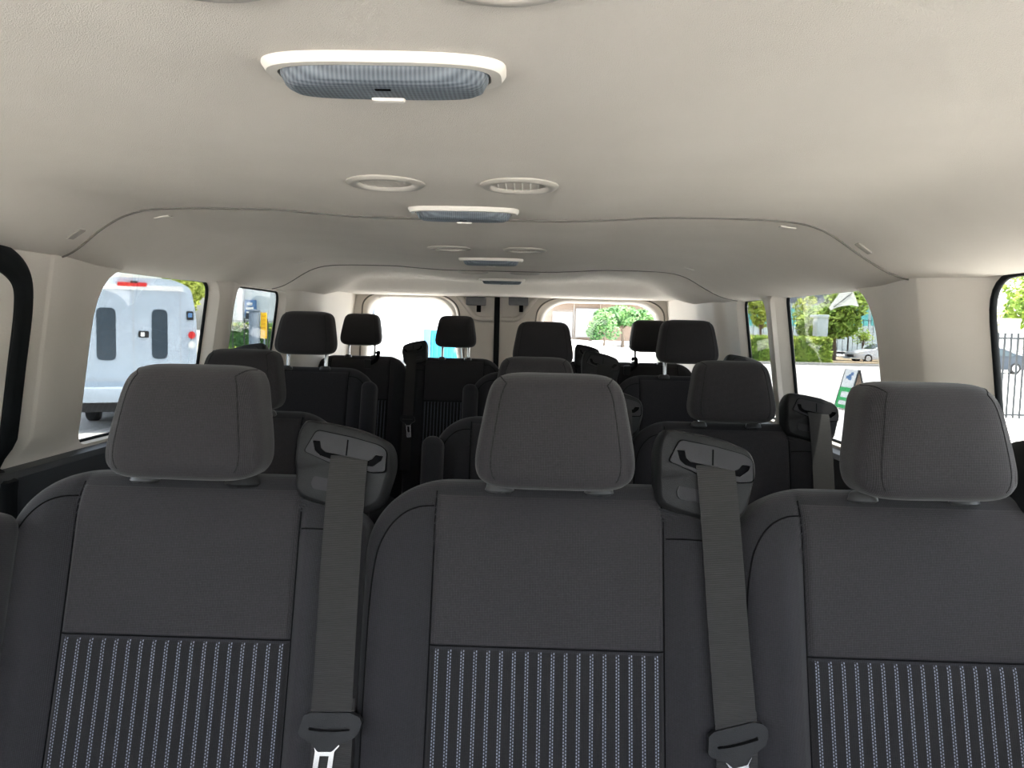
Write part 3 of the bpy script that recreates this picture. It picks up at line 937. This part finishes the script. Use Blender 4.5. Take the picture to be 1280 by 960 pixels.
for i, (Yv, xv_, lb) in enumerate(vents):
    zc = ceil_z(xv_, Yv)+.0005
    r = empty('air_vent', (xv_, Yv, zc)); tag(r, lb, 'air vent', 'round air vents in the headliner')
    o1, o2, o3, o4 = (stadium(0, 0, a, a, 2.0, 44) for a in (.054, .050, .041, .037))
    loft('bezel', [(o1, .004), (o1, -.002), (o2, -.0048), (o3, -.0052), (o4, -.001), (o4, .006)], MT['ventring'], r, False, False)
    loft('vent_back', [(stadium(0, 0, .0375, .0375, 2, 44), .005), (stadium(0, 0, .0375, .0375, 2, 44), .006)], MT['ventgrey'], r)
    for k in range(6):
        u = -.028+k*.0112; half = math.sqrt(.036**2-u*u)
        bm = bmesh.new()
        add_box(bm, (-.0008, -half, -.0036), (.0008, half, .0036), 0, mat=Matrix.Translation((u, 0, .0015)) @ Matrix.Rotation(math.radians(35 if i % 2 else 62), 4, 'Y'))
        from_bm('slat', bm, MT['whitetrim'], r)
clips = [(95, 292, 'small square hook cover on headliner above left pillar'), (1080, 310, 'small square hook cover on headliner above right pillar'),
         (204, 271, 'small half round cap on left end of the first headliner seam'), (984, 284, 'small half round cap on right end of the first headliner seam'),
         (375, 327, 'tiny cap on left end of the second headliner seam'), (862, 336, 'tiny cap on right end of the second headliner seam')]
def on_ceiling(px, py):
    d = (at(px, py, 1)-CAM)
    t = .3
    while t < 4:
        p = CAM+d*t
        if p.z >= ceil_z(p.x, p.y): return p
        t += .002
    return p
for i, (px, py, lb) in enumerate(clips):
    p = on_ceiling(px, py)
    e = .004
    nx_ = Vector((-(ceil_z(p.x+e, p.y)-ceil_z(p.x-e, p.y))/(2*e), -(ceil_z(p.x, p.y+e)-ceil_z(p.x, p.y-e))/(2*e), 1)).normalized()
    o = box('hook_cover' if i < 2 else 'trim_cap', (-.015, -.010, -.0028), (.015, .010, .0028), MT['ventgrey'] if i < 2 else MT['trimbeige'], bevel=.002)
    o.location = p; o.rotation_mode = 'QUATERNION'; o.rotation_quaternion = Vector((0, 0, 1)).rotation_difference(nx_)
    tag(o, lb, 'cover', 'small covers on the headliner')

# ------------------------------------------------------------------ outside
def ground_z(x, y):
    return GZ + .021*max(0, y-42)*(1-ss(4, 12, x))*ss(-20, -10, x)
v, f = [], []
xs = frange(-90, 110, 61); ysg = [-60, -30, -12, -4]+frange(0, 44, 12)+frange(46, 160, 30)
for y in ysg:
    for x in xs: v.append((x, y, ground_z(x, y)))
for i in range(len(ysg)-1):
    for j in range(len(xs)-1):
        a = i*len(xs)+j; f.append((a, a+1, a+len(xs)+1, a+len(xs)))
struct(mesh('ground', v, f, MT['concrete']))

def slabpx(bm, x0, y0, x1, y1, Y, t, bev=0):
    """box standing at depth Y whose face covers the given window of view, t thick towards the back"""
    a, b = at(x0, y1, Y), at(x1, y0, Y)
    add_box(bm, (min(a.x, b.x), Y, min(a.z, b.z)), (max(a.x, b.x), Y+t, max(a.z, b.z)), bev)
def part_slab(name, x0, y0, x1, y1, Y, t, mat, parent, bev=0, angle=40):
    bm = bmesh.new(); slabpx(bm, x0, y0, x1, y1, Y, t, bev)
    return from_bm(name, bm, MT[mat], parent, angle=angle)

# white shuttle bus on the left, its back towards the van
YB = 12.9
c = at(167, 420, YB); bx = c.x
def zpx(y, x=167, Y=YB): return at(x, y, Y).z
bus = empty('shuttle_bus', (0, 0, 0)); tag(bus, 'white shuttle bus seen from behind through the left side window', 'bus')
zb0, zb1 = zpx(502), zpx(347)
HWB = 1.10
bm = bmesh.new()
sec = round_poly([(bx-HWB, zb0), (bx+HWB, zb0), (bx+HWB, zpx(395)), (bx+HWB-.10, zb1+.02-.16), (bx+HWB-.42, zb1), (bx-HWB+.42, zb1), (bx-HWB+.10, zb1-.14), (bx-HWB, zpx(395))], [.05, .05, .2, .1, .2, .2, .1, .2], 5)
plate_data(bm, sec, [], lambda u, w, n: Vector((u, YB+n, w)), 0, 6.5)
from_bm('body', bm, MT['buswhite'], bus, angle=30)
def bs(name, x0, y0, x1, y1, mat, out=.02, r=0.0):
    a, b = at(x0, y1, YB), at(x1, y0, YB)
    ol = [(a.x, a.z), (b.x, a.z), (b.x, b.z), (a.x, b.z)]
    if r: ol = round_poly(ol, r, 5)
    return plate(name, ol, [], lambda u, w, n: Vector((u, YB-n, w)), -.01, out, MT[mat], bus)
for (x0, x1) in ((106.5, 166.3), (167.7, 226)):
    d = bs('door', x0, 363, x1, 474, 'buswhite', .012, .04)
for g_ in ((166.5, 362, 167.5, 474), (105.6, 363, 106.6, 475), (225.8, 363, 226.8, 475), (106, 474, 226, 475.2)): bs('door_gap', *g_, 'busseam', .014)
bs('door_window', 122.5, 385, 145, 449.5, 'busglass', .018, .10)
bs('door_window', 190, 387, 209.5, 449, 'busglass', .018, .10)
bs('rain_gutter', 112, 357.5, 230, 361, 'white', .05, .01)
bs('brake_light', 147.5, 353.5, 183.5, 357.5, 'redlamp', .06, .015)
bs('camera_bracket', 163, 351.5, 172, 353.8, 'dark', .06, .01)
bs('door_handle', 173, 414, 186, 421.8, 'dark', .03, .02)
bs('handle_grip', 176, 415.5, 181, 420.5, 'white', .04, .01)
bs('marker_lamp', 234, 389, 243, 400, 'dark', .03, .02)
bs('lamp_lens', 236, 391, 241.5, 397, 'signblue', .04, .02)
for (yy, mt_, nm_) in ((419.5, 'redlamp', 'tail_light'), (432, 'white', 'reverse_light')):
    p = at(241, yy, YB); ol = [(p.x+.065*math.cos(2*PI*k/24), p.z+.065*math.sin(2*PI*k/24)) for k in range(24)]
    plate(nm_, ol, [], lambda u, w, n: Vector((u, YB-n, w)), -.01, .03, MT[mt_], bus)
bs('license_plate', 85, 470, 104, 482, 'platebg', .03, .01)
bs('plate_band', 86, 470.5, 103, 472.5, 'plateblue', .034); bs('plate_band', 86, 480, 103, 481.6, 'plategold', .034)
for k in range(5): bs('plate_character', 87+k*3.2, 473.8, 89+k*3.2, 478.8, 'plateblue', .034, .01)
bs('hinge', 93, 455, 100, 459, 'busseam', .03)
bm = bmesh.new(); slabpx(bm, 78, 487, 250, 501, YB-.25, .3, .03); from_bm('bumper', bm, MT['buswhite'], bus)
box('chassis', (bx-.95, YB+.1, zb0-.18), (bx+.95, YB+6.2, zb0+.02), MT['dark'], bus)
for sx_ in (-1, 1):
    for yy in (YB+1.6, YB+5.2):
        me = me_cyl(.40, .40, -.13, .13, 'tyre', 28, 1, .04)
        w = put('wheel', me, bus, (bx+sx_*.86, yy, GZ+.40), (0, PI/2, 0))

BA = math.radians(24); piv = Vector((bx, YB, 0))
bus.rotation_euler = (0, 0, BA); bus.scale = (.9, 1, 1)
bus.location = piv-Matrix.Rotation(BA, 3, 'Z') @ Vector((bx*.9, YB, 0))
# foliage
def crown(name, centre, rad, mat, n, size, parent, seed, lobes=9):
    rnd = random.Random(seed); v, f = [], []
    L_ = [(Vector((rnd.uniform(-.55, .55)*rad[0], rnd.uniform(-.55, .55)*rad[1], rnd.uniform(-.5, .6)*rad[2])), rnd.uniform(.4, .62)) for _ in range(lobes)]
    for i in range(n):
        lc, lr = rnd.choice(L_)
        d = Vector((rnd.gauss(0, 1), rnd.gauss(0, 1), rnd.gauss(0, 1))).normalized()*rnd.uniform(.55, 1)**.4*lr
        p = Vector(centre)+lc+Vector((d.x*rad[0], d.y*rad[1], d.z*rad[2]))
        u = Vector((rnd.gauss(0, 1), rnd.gauss(0, 1), rnd.gauss(0, .7))).normalized(); w = u.orthogonal().normalized()
        s = size*rnd.uniform(.6, 1.3); b = len(v)
        v += [p-u*s, p+w*s*.55, p+u*s, p-w*s*.55]; f.append((b, b+1, b+2, b+3))
    return mesh(name, v, f, mat, parent, smooth=False, fix=False)

def tree(label, px, ytop, ybot, ybase, Y, wpx, mat, seed, n=2600, trunk_r=.16, group='trees outside the van', gz=None):
    p0 = at(px, ybase, Y); z0 = (ground_z(p0.x, Y) if gz is None else gz)
    t = empty('tree', (p0.x, Y, z0)); tag(t, label, 'tree', group)
    zt_, zb_ = at(px, ytop, Y).z, at(px, ybot, Y).z
    rx = wpx*Y/F_PX/2; rz = (zt_-zb_)/2
    zc_ = (zt_+zb_)/2-z0
    crown('crown', (0, 0, zc_), (rx, rx*.9, rz), mat, n, max(.10, rx*.10), t, seed)
    rnd = random.Random(seed)
    pts = [(0, 0, -.1), (.05, 0, zc_*.3), (-.04, .03, zc_*.6), (0, 0, zc_)]
    tube('trunk', spline(pts, 4), [trunk_r*(1-.5*i/12) for i in range(13)], MT['trunk'], t, 8)
    for k in range(4):
        a = rnd.uniform(0, 2*PI)
        tube('branch', [(0, 0, zc_*.6), (math.cos(a)*rx*.3, math.sin(a)*rx*.3, zc_*.85), (math.cos(a)*rx*.55, math.sin(a)*rx*.55, zc_*1.05)], [trunk_r*.5, trunk_r*.3, trunk_r*.12], MT['trunk'], t, 6)
    return t

def hedge(label, x0, x1, ytop, Y, depth, mats, seed, n=4200, size=.13):
    a, b = at(x0, ytop, Y), at(x1, ytop, Y); zt_ = max(a.z, b.z); rnd = random.Random(seed)
    zg = ground_z((a.x+b.x)/2, Y)
    h = empty('hedge', ((a.x+b.x)/2, Y+depth/2, zg)); tag(h, label, 'hedge', 'clipped hedges outside')
    lo = Vector((a.x, Y, zg)); hi = Vector((b.x, Y+depth, zt_)); cx, cy = h.location.x, h.location.y
    for part, mt_ in (('foliage', mats[0]), ('sun_tinted_top_growth', mats[1])):  # sunlight on the hedge top is put into its brighter leaf colour
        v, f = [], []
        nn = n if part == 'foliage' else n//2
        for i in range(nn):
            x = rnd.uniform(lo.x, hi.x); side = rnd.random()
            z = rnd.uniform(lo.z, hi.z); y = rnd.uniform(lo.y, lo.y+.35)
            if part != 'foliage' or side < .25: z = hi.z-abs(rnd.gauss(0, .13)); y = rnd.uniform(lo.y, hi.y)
            p = Vector((x-cx, y-cy, z-zg))
            u = Vector((rnd.gauss(0, 1), rnd.gauss(0, 1), rnd.gauss(0, 1))).normalized(); w = u.orthogonal().normalized()
            s = size*rnd.uniform(.6, 1.4); bq = len(v)
            v += [p-u*s, p+w*s*.6, p+u*s, p-w*s*.6]; f.append((bq, bq+1, bq+2, bq+3))
        mesh(part, v, f, mt_, h, smooth=False, fix=False)
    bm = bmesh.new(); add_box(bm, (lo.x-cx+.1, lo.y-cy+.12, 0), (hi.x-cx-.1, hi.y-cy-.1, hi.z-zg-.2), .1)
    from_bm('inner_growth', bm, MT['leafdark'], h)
    return h

def fence(label, x0, x1, ytop, Y, pitch, bar=.012, height=None, name='metal_fence', cat='fence', gz=None):
    a, b = at(x0, ytop, Y), at(x1, ytop, Y); zt_ = (a.z+b.z)/2
    zg = ground_z((a.x+b.x)/2, Y) if gz is None else gz
    r = empty(name, (a.x, Y, zg)); tag(r, label, cat)
    Ln = b.x-a.x; H = zt_-zg
    bm = bmesh.new(); k = 0
    x = 0
    while x <= Ln:
        add_box(bm, (x-bar, -bar, .08), (x+bar, bar, H)); x += pitch
    from_bm('bars', bm, MT['fencedark'], r)
    for zz in (.16, H-.12):
        box('rail', (0, -bar*1.6, zz-.02), (Ln, bar*1.6, zz+.02), MT['fencedark'], r)
    np_ = max(2, int(Ln/2.6)+1)
    for i in range(np_):
        xx = Ln*i/(np_-1)
        box('post', (xx-bar*2.6, -bar*2.6, 0), (xx+bar*2.6, bar*2.6, H+.05), MT['fencedark'], r)
    return r

# --- left of the bus / behind it
tree('bushy green tree above the right shoulder of the white shuttle bus', 232, 338, 392, 420, 27, 60, MT['leafbright'], 3, 1800)
bl = empty('building', (0, 0, 0)); tag(bl, 'pale building with a blue sign, seen through the left rear side window', 'building')
part_slab('wall', 288, 300, 440, 424, 44, 8, 'palewall', bl)
part_slab('roof_edge', 286, 297, 442, 302, 43.8, 8.4, 'white', bl)
part_slab('canopy_beam', 296, 356, 303, 420, 43.6, .3, 'white', bl)
sg = empty('building_sign', (0, 0, 0)); tag(sg, 'blue sign with three white lines on the pale building', 'sign')
part_slab('panel', 306, 375, 318, 396, 43.6, .35, 'signblue', sg)
for y0 in (378.2, 383.8, 389.4): part_slab('text_line', 308.5 if y0 < 380 else 307.5, y0, 315 if y0 < 380 else 316.5, y0+3.4, 43.55, .1, 'white', sg)
fence('dark railing in front of the pale building beyond the left windows', 262, 352, 398, 36, .55, .02)
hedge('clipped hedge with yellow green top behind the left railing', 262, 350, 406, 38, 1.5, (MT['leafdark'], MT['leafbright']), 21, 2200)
pl = at(318, 410, 15)
gp = empty('gate_post', (pl.x, 15, GZ)); tag(gp, 'thick grey post outside, left of the yellow sign', 'post')
H_ = at(318, 389, 15).z-GZ
me = me_cyl(.105, .105, 0, H_, 'greypole', 24, 1, .02); put('post_tube', me, gp)
me = me_cyl(.112, .112, H_-.005, H_+.03, 'greypole', 24, 1, .01); put('cap', me, gp)
box('bracket', (-.16, -.05, H_-.16), (-.09, .05, H_-.04), MT['fencedark'], gp, .01)
ys_ = empty('warning_sign', (at(329.5, 410, 15).x, 15, GZ)); tag(ys_, 'narrow upright yellow sign with dark text lines beside the grey post', 'sign')
a, b = at(326, 423, 15), at(333.5, 391, 15); x0 = ys_.location.x
box('panel', (a.x-x0, -.02, a.z-GZ), (b.x-x0, .02, b.z-GZ), MT['yellow'], ys_, .008)
for k in range(6):
    zz = lerp(a.z, b.z, .1+.15*k)-GZ
    box('text_line', (a.x-x0+.02, -.024, zz), (b.x-x0-.02, -.018, zz+.016), MT['yellowdark'], ys_)
tube('sign_stake', [((a.x+b.x)/2-x0, .03, 0), ((a.x+b.x)/2-x0, .03, b.z-GZ-.02)], .02, MT['greypole'], ys_)
crown_b = empty('shrub', (at(285, 440, 24).x, 24, GZ)); tag(crown_b, 'low yellow green shrub below the left railing', 'shrub')
crown('foliage', (0, 0, .55), (1.4, .6, .55), MT['leafbright'], 700, .10, crown_b, 5)

# --- behind the rear doors
wb = empty('building', (0, 0, 0)); tag(wb, 'building with grey wing, its white wall standing in for glare in the left rear door window', 'building')
part_slab('wall', 468, 330, 588, 426, 34, 9, 'white', wb)  # plain white wall put where the view is only blown-out glare
part_slab('wing', 400, 362, 468, 424, 37, 9, 'roofgrey', wb)
part_slab('roof_edge', 466, 326, 590, 331, 33.8, 9.4, 'white', wb)
bi = empty('storage_container', (0, 0, 0)); tag(bi, 'bright blue ribbed container behind the rearmost centre headrest', 'container')
a, b = at(531, 452, 16), at(594, 414, 16)
box('body', (a.x, 16, GZ), (b.x, 18.2, b.z), MT['tealbin'], bi, .02)
for k in range(10):
    xx = lerp(a.x, b.x, (k+.5)/10); box('rib', (xx-.02, 15.96, GZ+.05), (xx+.02, 16.02, b.z-.06), MT['tealbin'], bi, .008)
box('end_post', (a.x-.03, 15.95, GZ), (a.x+.12, 16.1, b.z+.02), MT['signblue'], bi, .01)
gb = empty('building', (0, 0, 0)); tag(gb, 'low beige building with pale garage doors seen through the right rear door window', 'building')
part_slab('wall', 672, 376, 850, 424, 88, 10, 'beigewall', gb)
part_slab('roof_edge', 668, 371, 856, 377, 87.4, 11, 'cardboard', gb)
part_slab('garage_door', 719, 386, 749, 421.5, 87.7, .4, 'garage', gb)
part_slab('garage_door', 690, 390, 716, 421.5, 87.7, .4, 'garage', gb)
for x in (717.5, 750.5): part_slab('downpipe', x-.7, 378, x+.7, 422, 87.6, .4, 'white', gb)
tree('rounded dark green tree in front of the beige building', 778, 384, 408, 421, 80, 80, MT['leafdark'], 11, 3000, .2)
tree('small leaning bush tree at the left end of the dark green crown', 755, 387, 427, 422, 74, 42, MT['leafdark'], 12, 1400, .12)

# --- right side
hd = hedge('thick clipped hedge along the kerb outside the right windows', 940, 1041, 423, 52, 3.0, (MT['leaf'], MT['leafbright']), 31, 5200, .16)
a, b = at(880, 458, 48.5), at(1320, 458, 48.5)
struct(box('kerb', (a.x-2, 49.5, GZ-.02), (b.x+30, 49.9, GZ+.16), MT['kerb'], bevel=.03))
struct(box('verge', (a.x+1, 53.5, GZ-.02), (b.x+30, 68, GZ+.10), MT['soil']))
tree('leafy green tree with trunk showing beside the white pillar, right window', 1040, 355, 428, 446, 58, 78, MT['leaf'], 41, 3600, .30)
tree('slim bright green tree between the two right window pillars', 1004, 366, 426, 444, 63, 36, MT['leafbright'], 42, 1600, .14)
tree('young thin tree to the right, before the dark railing', 1078, 408, 432, 446, 59, 26, MT['leaf'], 43, 500, .07)
tree('yellow green tree seen through the narrow right rear side window', 950, 362, 412, 440, 62, 46, MT['leafbright'], 44, 2000, .14)
tree('tall green tree at the right edge of the picture above the black gate', 1287, 322, 412, 440, 50, 74, MT['leaf'], 45, 2800, .2)
tree('smaller green tree left of the tallest one at the right edge', 1256, 370, 424, 440, 54, 30, MT['leafbright'], 46, 900, .12)
wp = empty('sign_pillar', (0, 0, 0)); tag(wp, 'white square pillar standing behind the hedge', 'pillar')
part_slab('shaft', 1020, 396, 1036, 440, 55, .9, 'palewall', wp, .04)
part_slab('cap', 1019, 393.5, 1037, 396.5, 54.9, 1.1, 'palewall', wp, .03)
tb_ = empty('building', (0, 0, 0)); tag(tb_, 'pale building with teal windows behind the trees on the right', 'building')
part_slab('wall', 925, 376, 1140, 436, 84, 10, 'palewall', tb_)
part_slab('roof_edge', 920, 362, 1145, 377, 83.5, 11, 'roofgrey', tb_)
for k in range(9):
    xx = 932+k*22.5
    w_ = part_slab('window', xx, 386, xx+19, 407, 83.8, .4, 'teal', tb_)
    part_slab('mullion', xx+9, 386, xx+10.2, 407, 83.7, .3, 'white', tb_)
fence('long dark railing in front of the teal windowed building', 930, 1150, 398, 66, .42, .016)
ws_ = [(1056, 359), (1066, 359.5), (1070, 371), (1073.5, 383.5), (1064, 381.5), (1054, 382.5), (1044, 384.5), (1036, 388), (1034, 384.5), (1044, 373)]
sail = empty('shade_sail', tuple(at(1056, 372, 55))); tag(sail, 'white triangular shade sail hanging before the leafy tree', 'shade sail')
ps = [at(x, y, 55)-sail.location for x, y in ws_]
bm = bmesh.new(); plate_data(bm, [(p.x, p.z) for p in ps], [], lambda u, w, n: Vector((u, n+.12*u+.25*w, w)), 0, .03); from_bm('cloth', bm, MT['sail'], sail)
q0, q1 = at(1040, 384, 55)-sail.location, at(1066, 366, 55)-sail.location
tube('cord', [(q0.x, -.05+.12*q0.x+.25*q0.z, q0.z), (q1.x, -.05+.12*q1.x+.25*q1.z, q1.z)], .025, MT['fencedark'], sail, 6)
def car(label, x, y, rz, paint, group='parked cars', tail=False):
    r = empty('car', (x, y, GZ+.0), rz); tag(r, label, 'car', group)
    # side profile (front at -x), lofted across the width
    prof = [(-2.25, .42), (-2.28, .62), (-2.1, .78), (-1.3, .93), (-.95, .98), (-.25, 1.36), (.15, 1.44), (.75, 1.42), (1.55, 1.10), (2.1, 1.04), (2.27, .92), (2.28, .5), (2.15, .28), (-2.1, .25)]
    pr = [tuple(p.to_2d()) for p in spline([(a_, b_, 0) for a_, b_ in prof], 4, True)]
    v, f = [], []; m = len(pr)
    for yy, kx, kz in ((-.90, .965, .0), (-.86, .99, .6), (-.80, 1, 1), (.80, 1, 1), (.86, .99, .6), (.90, .965, .0)):
        for a_, b_ in pr:
            tuck = max(0, b_-.95)*.42
            yq = yy-math.copysign(tuck, yy)
            v.append((a_*kx, yq, .6+(b_-.6)*(.93+.07*kz)))
    for i in range(5):
        for k in range(m): f.append((i*m+k, i*m+(k+1) % m, (i+1)*m+(k+1) % m, (i+1)*m+k))
    f.append(tuple(range(m))[::-1]); f.append(tuple(5*m+k for k in range(m)))
    mesh('body', v, f, MT[paint], r, angle=40)
    for s in (-1, 1):
        wq = round_poly([(-.82, 1.0), (-.2, 1.31), (.7, 1.345), (1.3, 1.08), (1.2, .99)], .06, 4)
        def gw(u, w, n): return Vector((u, s*(.905-(w-.95)*.42*1.0+n-.004), w))
        plate('side_window', wq, [], gw, -.03, .006, MT['carglass'], r)
        plate('headlight', round_poly([(-2.24, .70), (-1.75, .80), (-1.7, .72), (-2.2, .60)], .03, 3), [], lambda u, w, n: Vector((u, s*(.875+n), w)), -.05, .03, MT['white'], r)
        plate('tail_light', round_poly([(1.95, .98), (2.27, .93), (2.27, .78), (2.0, .82)], .03, 3), [], lambda u, w, n: Vector((u, s*(.88+n), w)), -.05, .03, MT['redlamp'], r)
        for xx in (-1.38, 1.35):
            wme = shared('tyre_m', lambda: me_cyl(.325, .325, -.11, .11, 'tyre', 26, 1, .03))
            w = put('wheel', wme, r, (xx, s*.80, .325), (PI/2, 0, 0))
            rim = shared('rim_m', lambda: me_cyl(.215, .20, -.118, .118, 'silver', 10, 1, .01))
            put('rim', rim, w)
    for s_, z_ in ((-2.2, .5), (2.2, .62)):
        box('grille' if s_ < 0 else 'rear_plate', (s_-.09, -.5 if s_ < 0 else -.2, z_-.12), (s_+.09, .5 if s_ < 0 else .2, z_+.1), MT['dark'] if s_ < 0 else MT['platebg'], r, .02)
    v = [(-.88, -.66, 1.03), (-.88, .66, 1.03), (-.24, .56, 1.375), (-.24, -.56, 1.375)]
    mesh('windscreen', [Vector(q)+Vector((-.025, 0, .02)) for q in v]+[Vector(q) for q in v], [(0, 1, 2, 3), (7, 6, 5, 4), (0, 4, 5, 1), (1, 5, 6, 2), (2, 6, 7, 3), (3, 7, 4, 0)], MT['carglass'], r, smooth=False)
    return r
p = at(1061, 450, 57); car('silver grey sedan parked past the hedge, nose towards it', p.x+2.25, 57, .10, 'silver')
p = at(1276.5, 450, 44); car('dark car with a red tail light behind the black gate', p.x-2.2, 44, .05, 'darkcar')
fence('black upright bar gate at the right edge of the picture', 1240, 1420, 418, 18, .150, .017, name='metal_gate', cat='gate')
wpl = empty('gate_pillar', (0, 0, 0)); tag(wpl, 'white block pillar above the dark car at the right edge', 'pillar')
part_slab('shaft', 1258, 401, 1276, 446, 47, .9, 'white', wpl, .04); part_slab('cap', 1256.5, 398.5, 1277.5, 402, 46.9, 1.1, 'white', wpl, .03)

# sandwich board
p = at(1066, 462, 20); zt_ = p.z
ab = empty('sandwich_board', (p.x, 20, GZ)); tag(ab, 'white and green sandwich board standing on the bright pavement', 'sign')
hdir = Vector((.12, -.993, 0)); pd = Vector((.993, .12, 0)); Hh = zt_-GZ
def bd(sgn, col, name, u0, u1, w0, w1, n0, n1, par):
    # u along the hinge, w down the board 0..1
    def g(u, w, n):
        base = hdir*(u*.31)+Vector((0, 0, Hh))
        dn = pd*(sgn*.27)+Vector((0, 0, -Hh))
        nr = Vector((sgn*dn.z*-1, 0, 0)); nr = (pd*sgn*Hh+Vector((0, 0, .27))).normalized()
        return base+dn*w+nr*n
    return plate(name, [(u0, w0), (u1, w0), (u1, w1), (u0, w1)], [], g, n0, n1, MT[col], par)
b1 = bd(-1, 'white', 'front_board', -1, 1, .0, .97, 0, .02, ab)
bd(-1, 'green', 'green_band', -.98, .98, .45, .56, .015, .024, ab); bd(-1, 'green', 'green_band', -.98, .98, .70, .78, .015, .024, ab)
bd(-1, 'green', 'green_band', -.98, .98, .88, .965, .015, .024, ab)
bd(-1, 'green', 'green_edge', -.98, -.6, .56, .96, .015, .023, ab); bd(-1, 'green', 'green_edge', .6, .98, .56, .96, .015, .023, ab)
for k, (u_, w_) in enumerate(((-.3, .2), (.0, .16), (.25, .11), (.1, .23))):
    bd(-1, 'signblue', 'blue_emblem', u_-.22, u_+.22, w_-.035, w_+.035, .015, .025, ab)
b2 = bd(1, 'cardboard', 'back_board', -1, 1, .0, .97, 0, .02, ab)
bd(1, 'orange', 'orange_panel', -.98, .98, .62, .965, -.008, .026, ab)
bd(-1, 'fencedark', 'board_edge', .96, 1.06, .0, 1.0, -.004, .026, ab); bd(-1, 'fencedark', 'board_edge', -1.06, -.96, .0, 1.0, -.004, .026, ab)
bd(1, 'fencedark', 'board_edge', .96, 1.06, .0, 1.0, -.004, .026, ab); bd(1, 'fencedark', 'board_edge', -1.06, -.96, .0, 1.0, -.004, .026, ab)

# ------------------------------------------------------------------ light
SEL, SAZ = math.radians(74), math.radians(82)
world = bpy.data.worlds.new('world'); sc.world = world; world.use_nodes = True
nt = world.node_tree; bg = nt.nodes['Background']
sky = nt.nodes.new('ShaderNodeTexSky'); sky.sky_type = 'NISHITA'; sky.sun_disc = False
sky.sun_elevation = SEL; sky.sun_rotation = SAZ; sky.air_density = 1.0; sky.dust_density = 2.0; sky.ozone_density = 1.0
hs = nt.nodes.new('ShaderNodeHueSaturation'); hs.inputs['Saturation'].default_value = .45; nt.links.new(sky.outputs[0], hs.inputs['Color']); nt.links.new(hs.outputs[0], bg.inputs[0]); bg.inputs[1].default_value = .30
sd = bpy.data.lights.new('sun', 'SUN'); sd.energy = 5.0; sd.angle = math.radians(.6); sd.color = (1, .945, .86)
sun = bpy.data.objects.new('sun', sd); C.objects.link(sun)
sdir = Vector((math.sin(SAZ)*math.cos(SEL), math.cos(SAZ)*math.cos(SEL), math.sin(SEL)))
sun.rotation_euler = sdir.to_track_quat('Z', 'Y').to_euler()

sc.view_settings.view_transform = 'Standard'; sc.view_settings.look = 'None'
sc.view_settings.exposure = 3.1; sc.view_settings.gamma = 1.0; sc.view_settings.use_curve_mapping = False
sc.cycles.use_denoising = True
sc.cycles.max_bounces = 16; sc.cycles.diffuse_bounces = 8; sc.cycles.transparent_max_bounces = 16
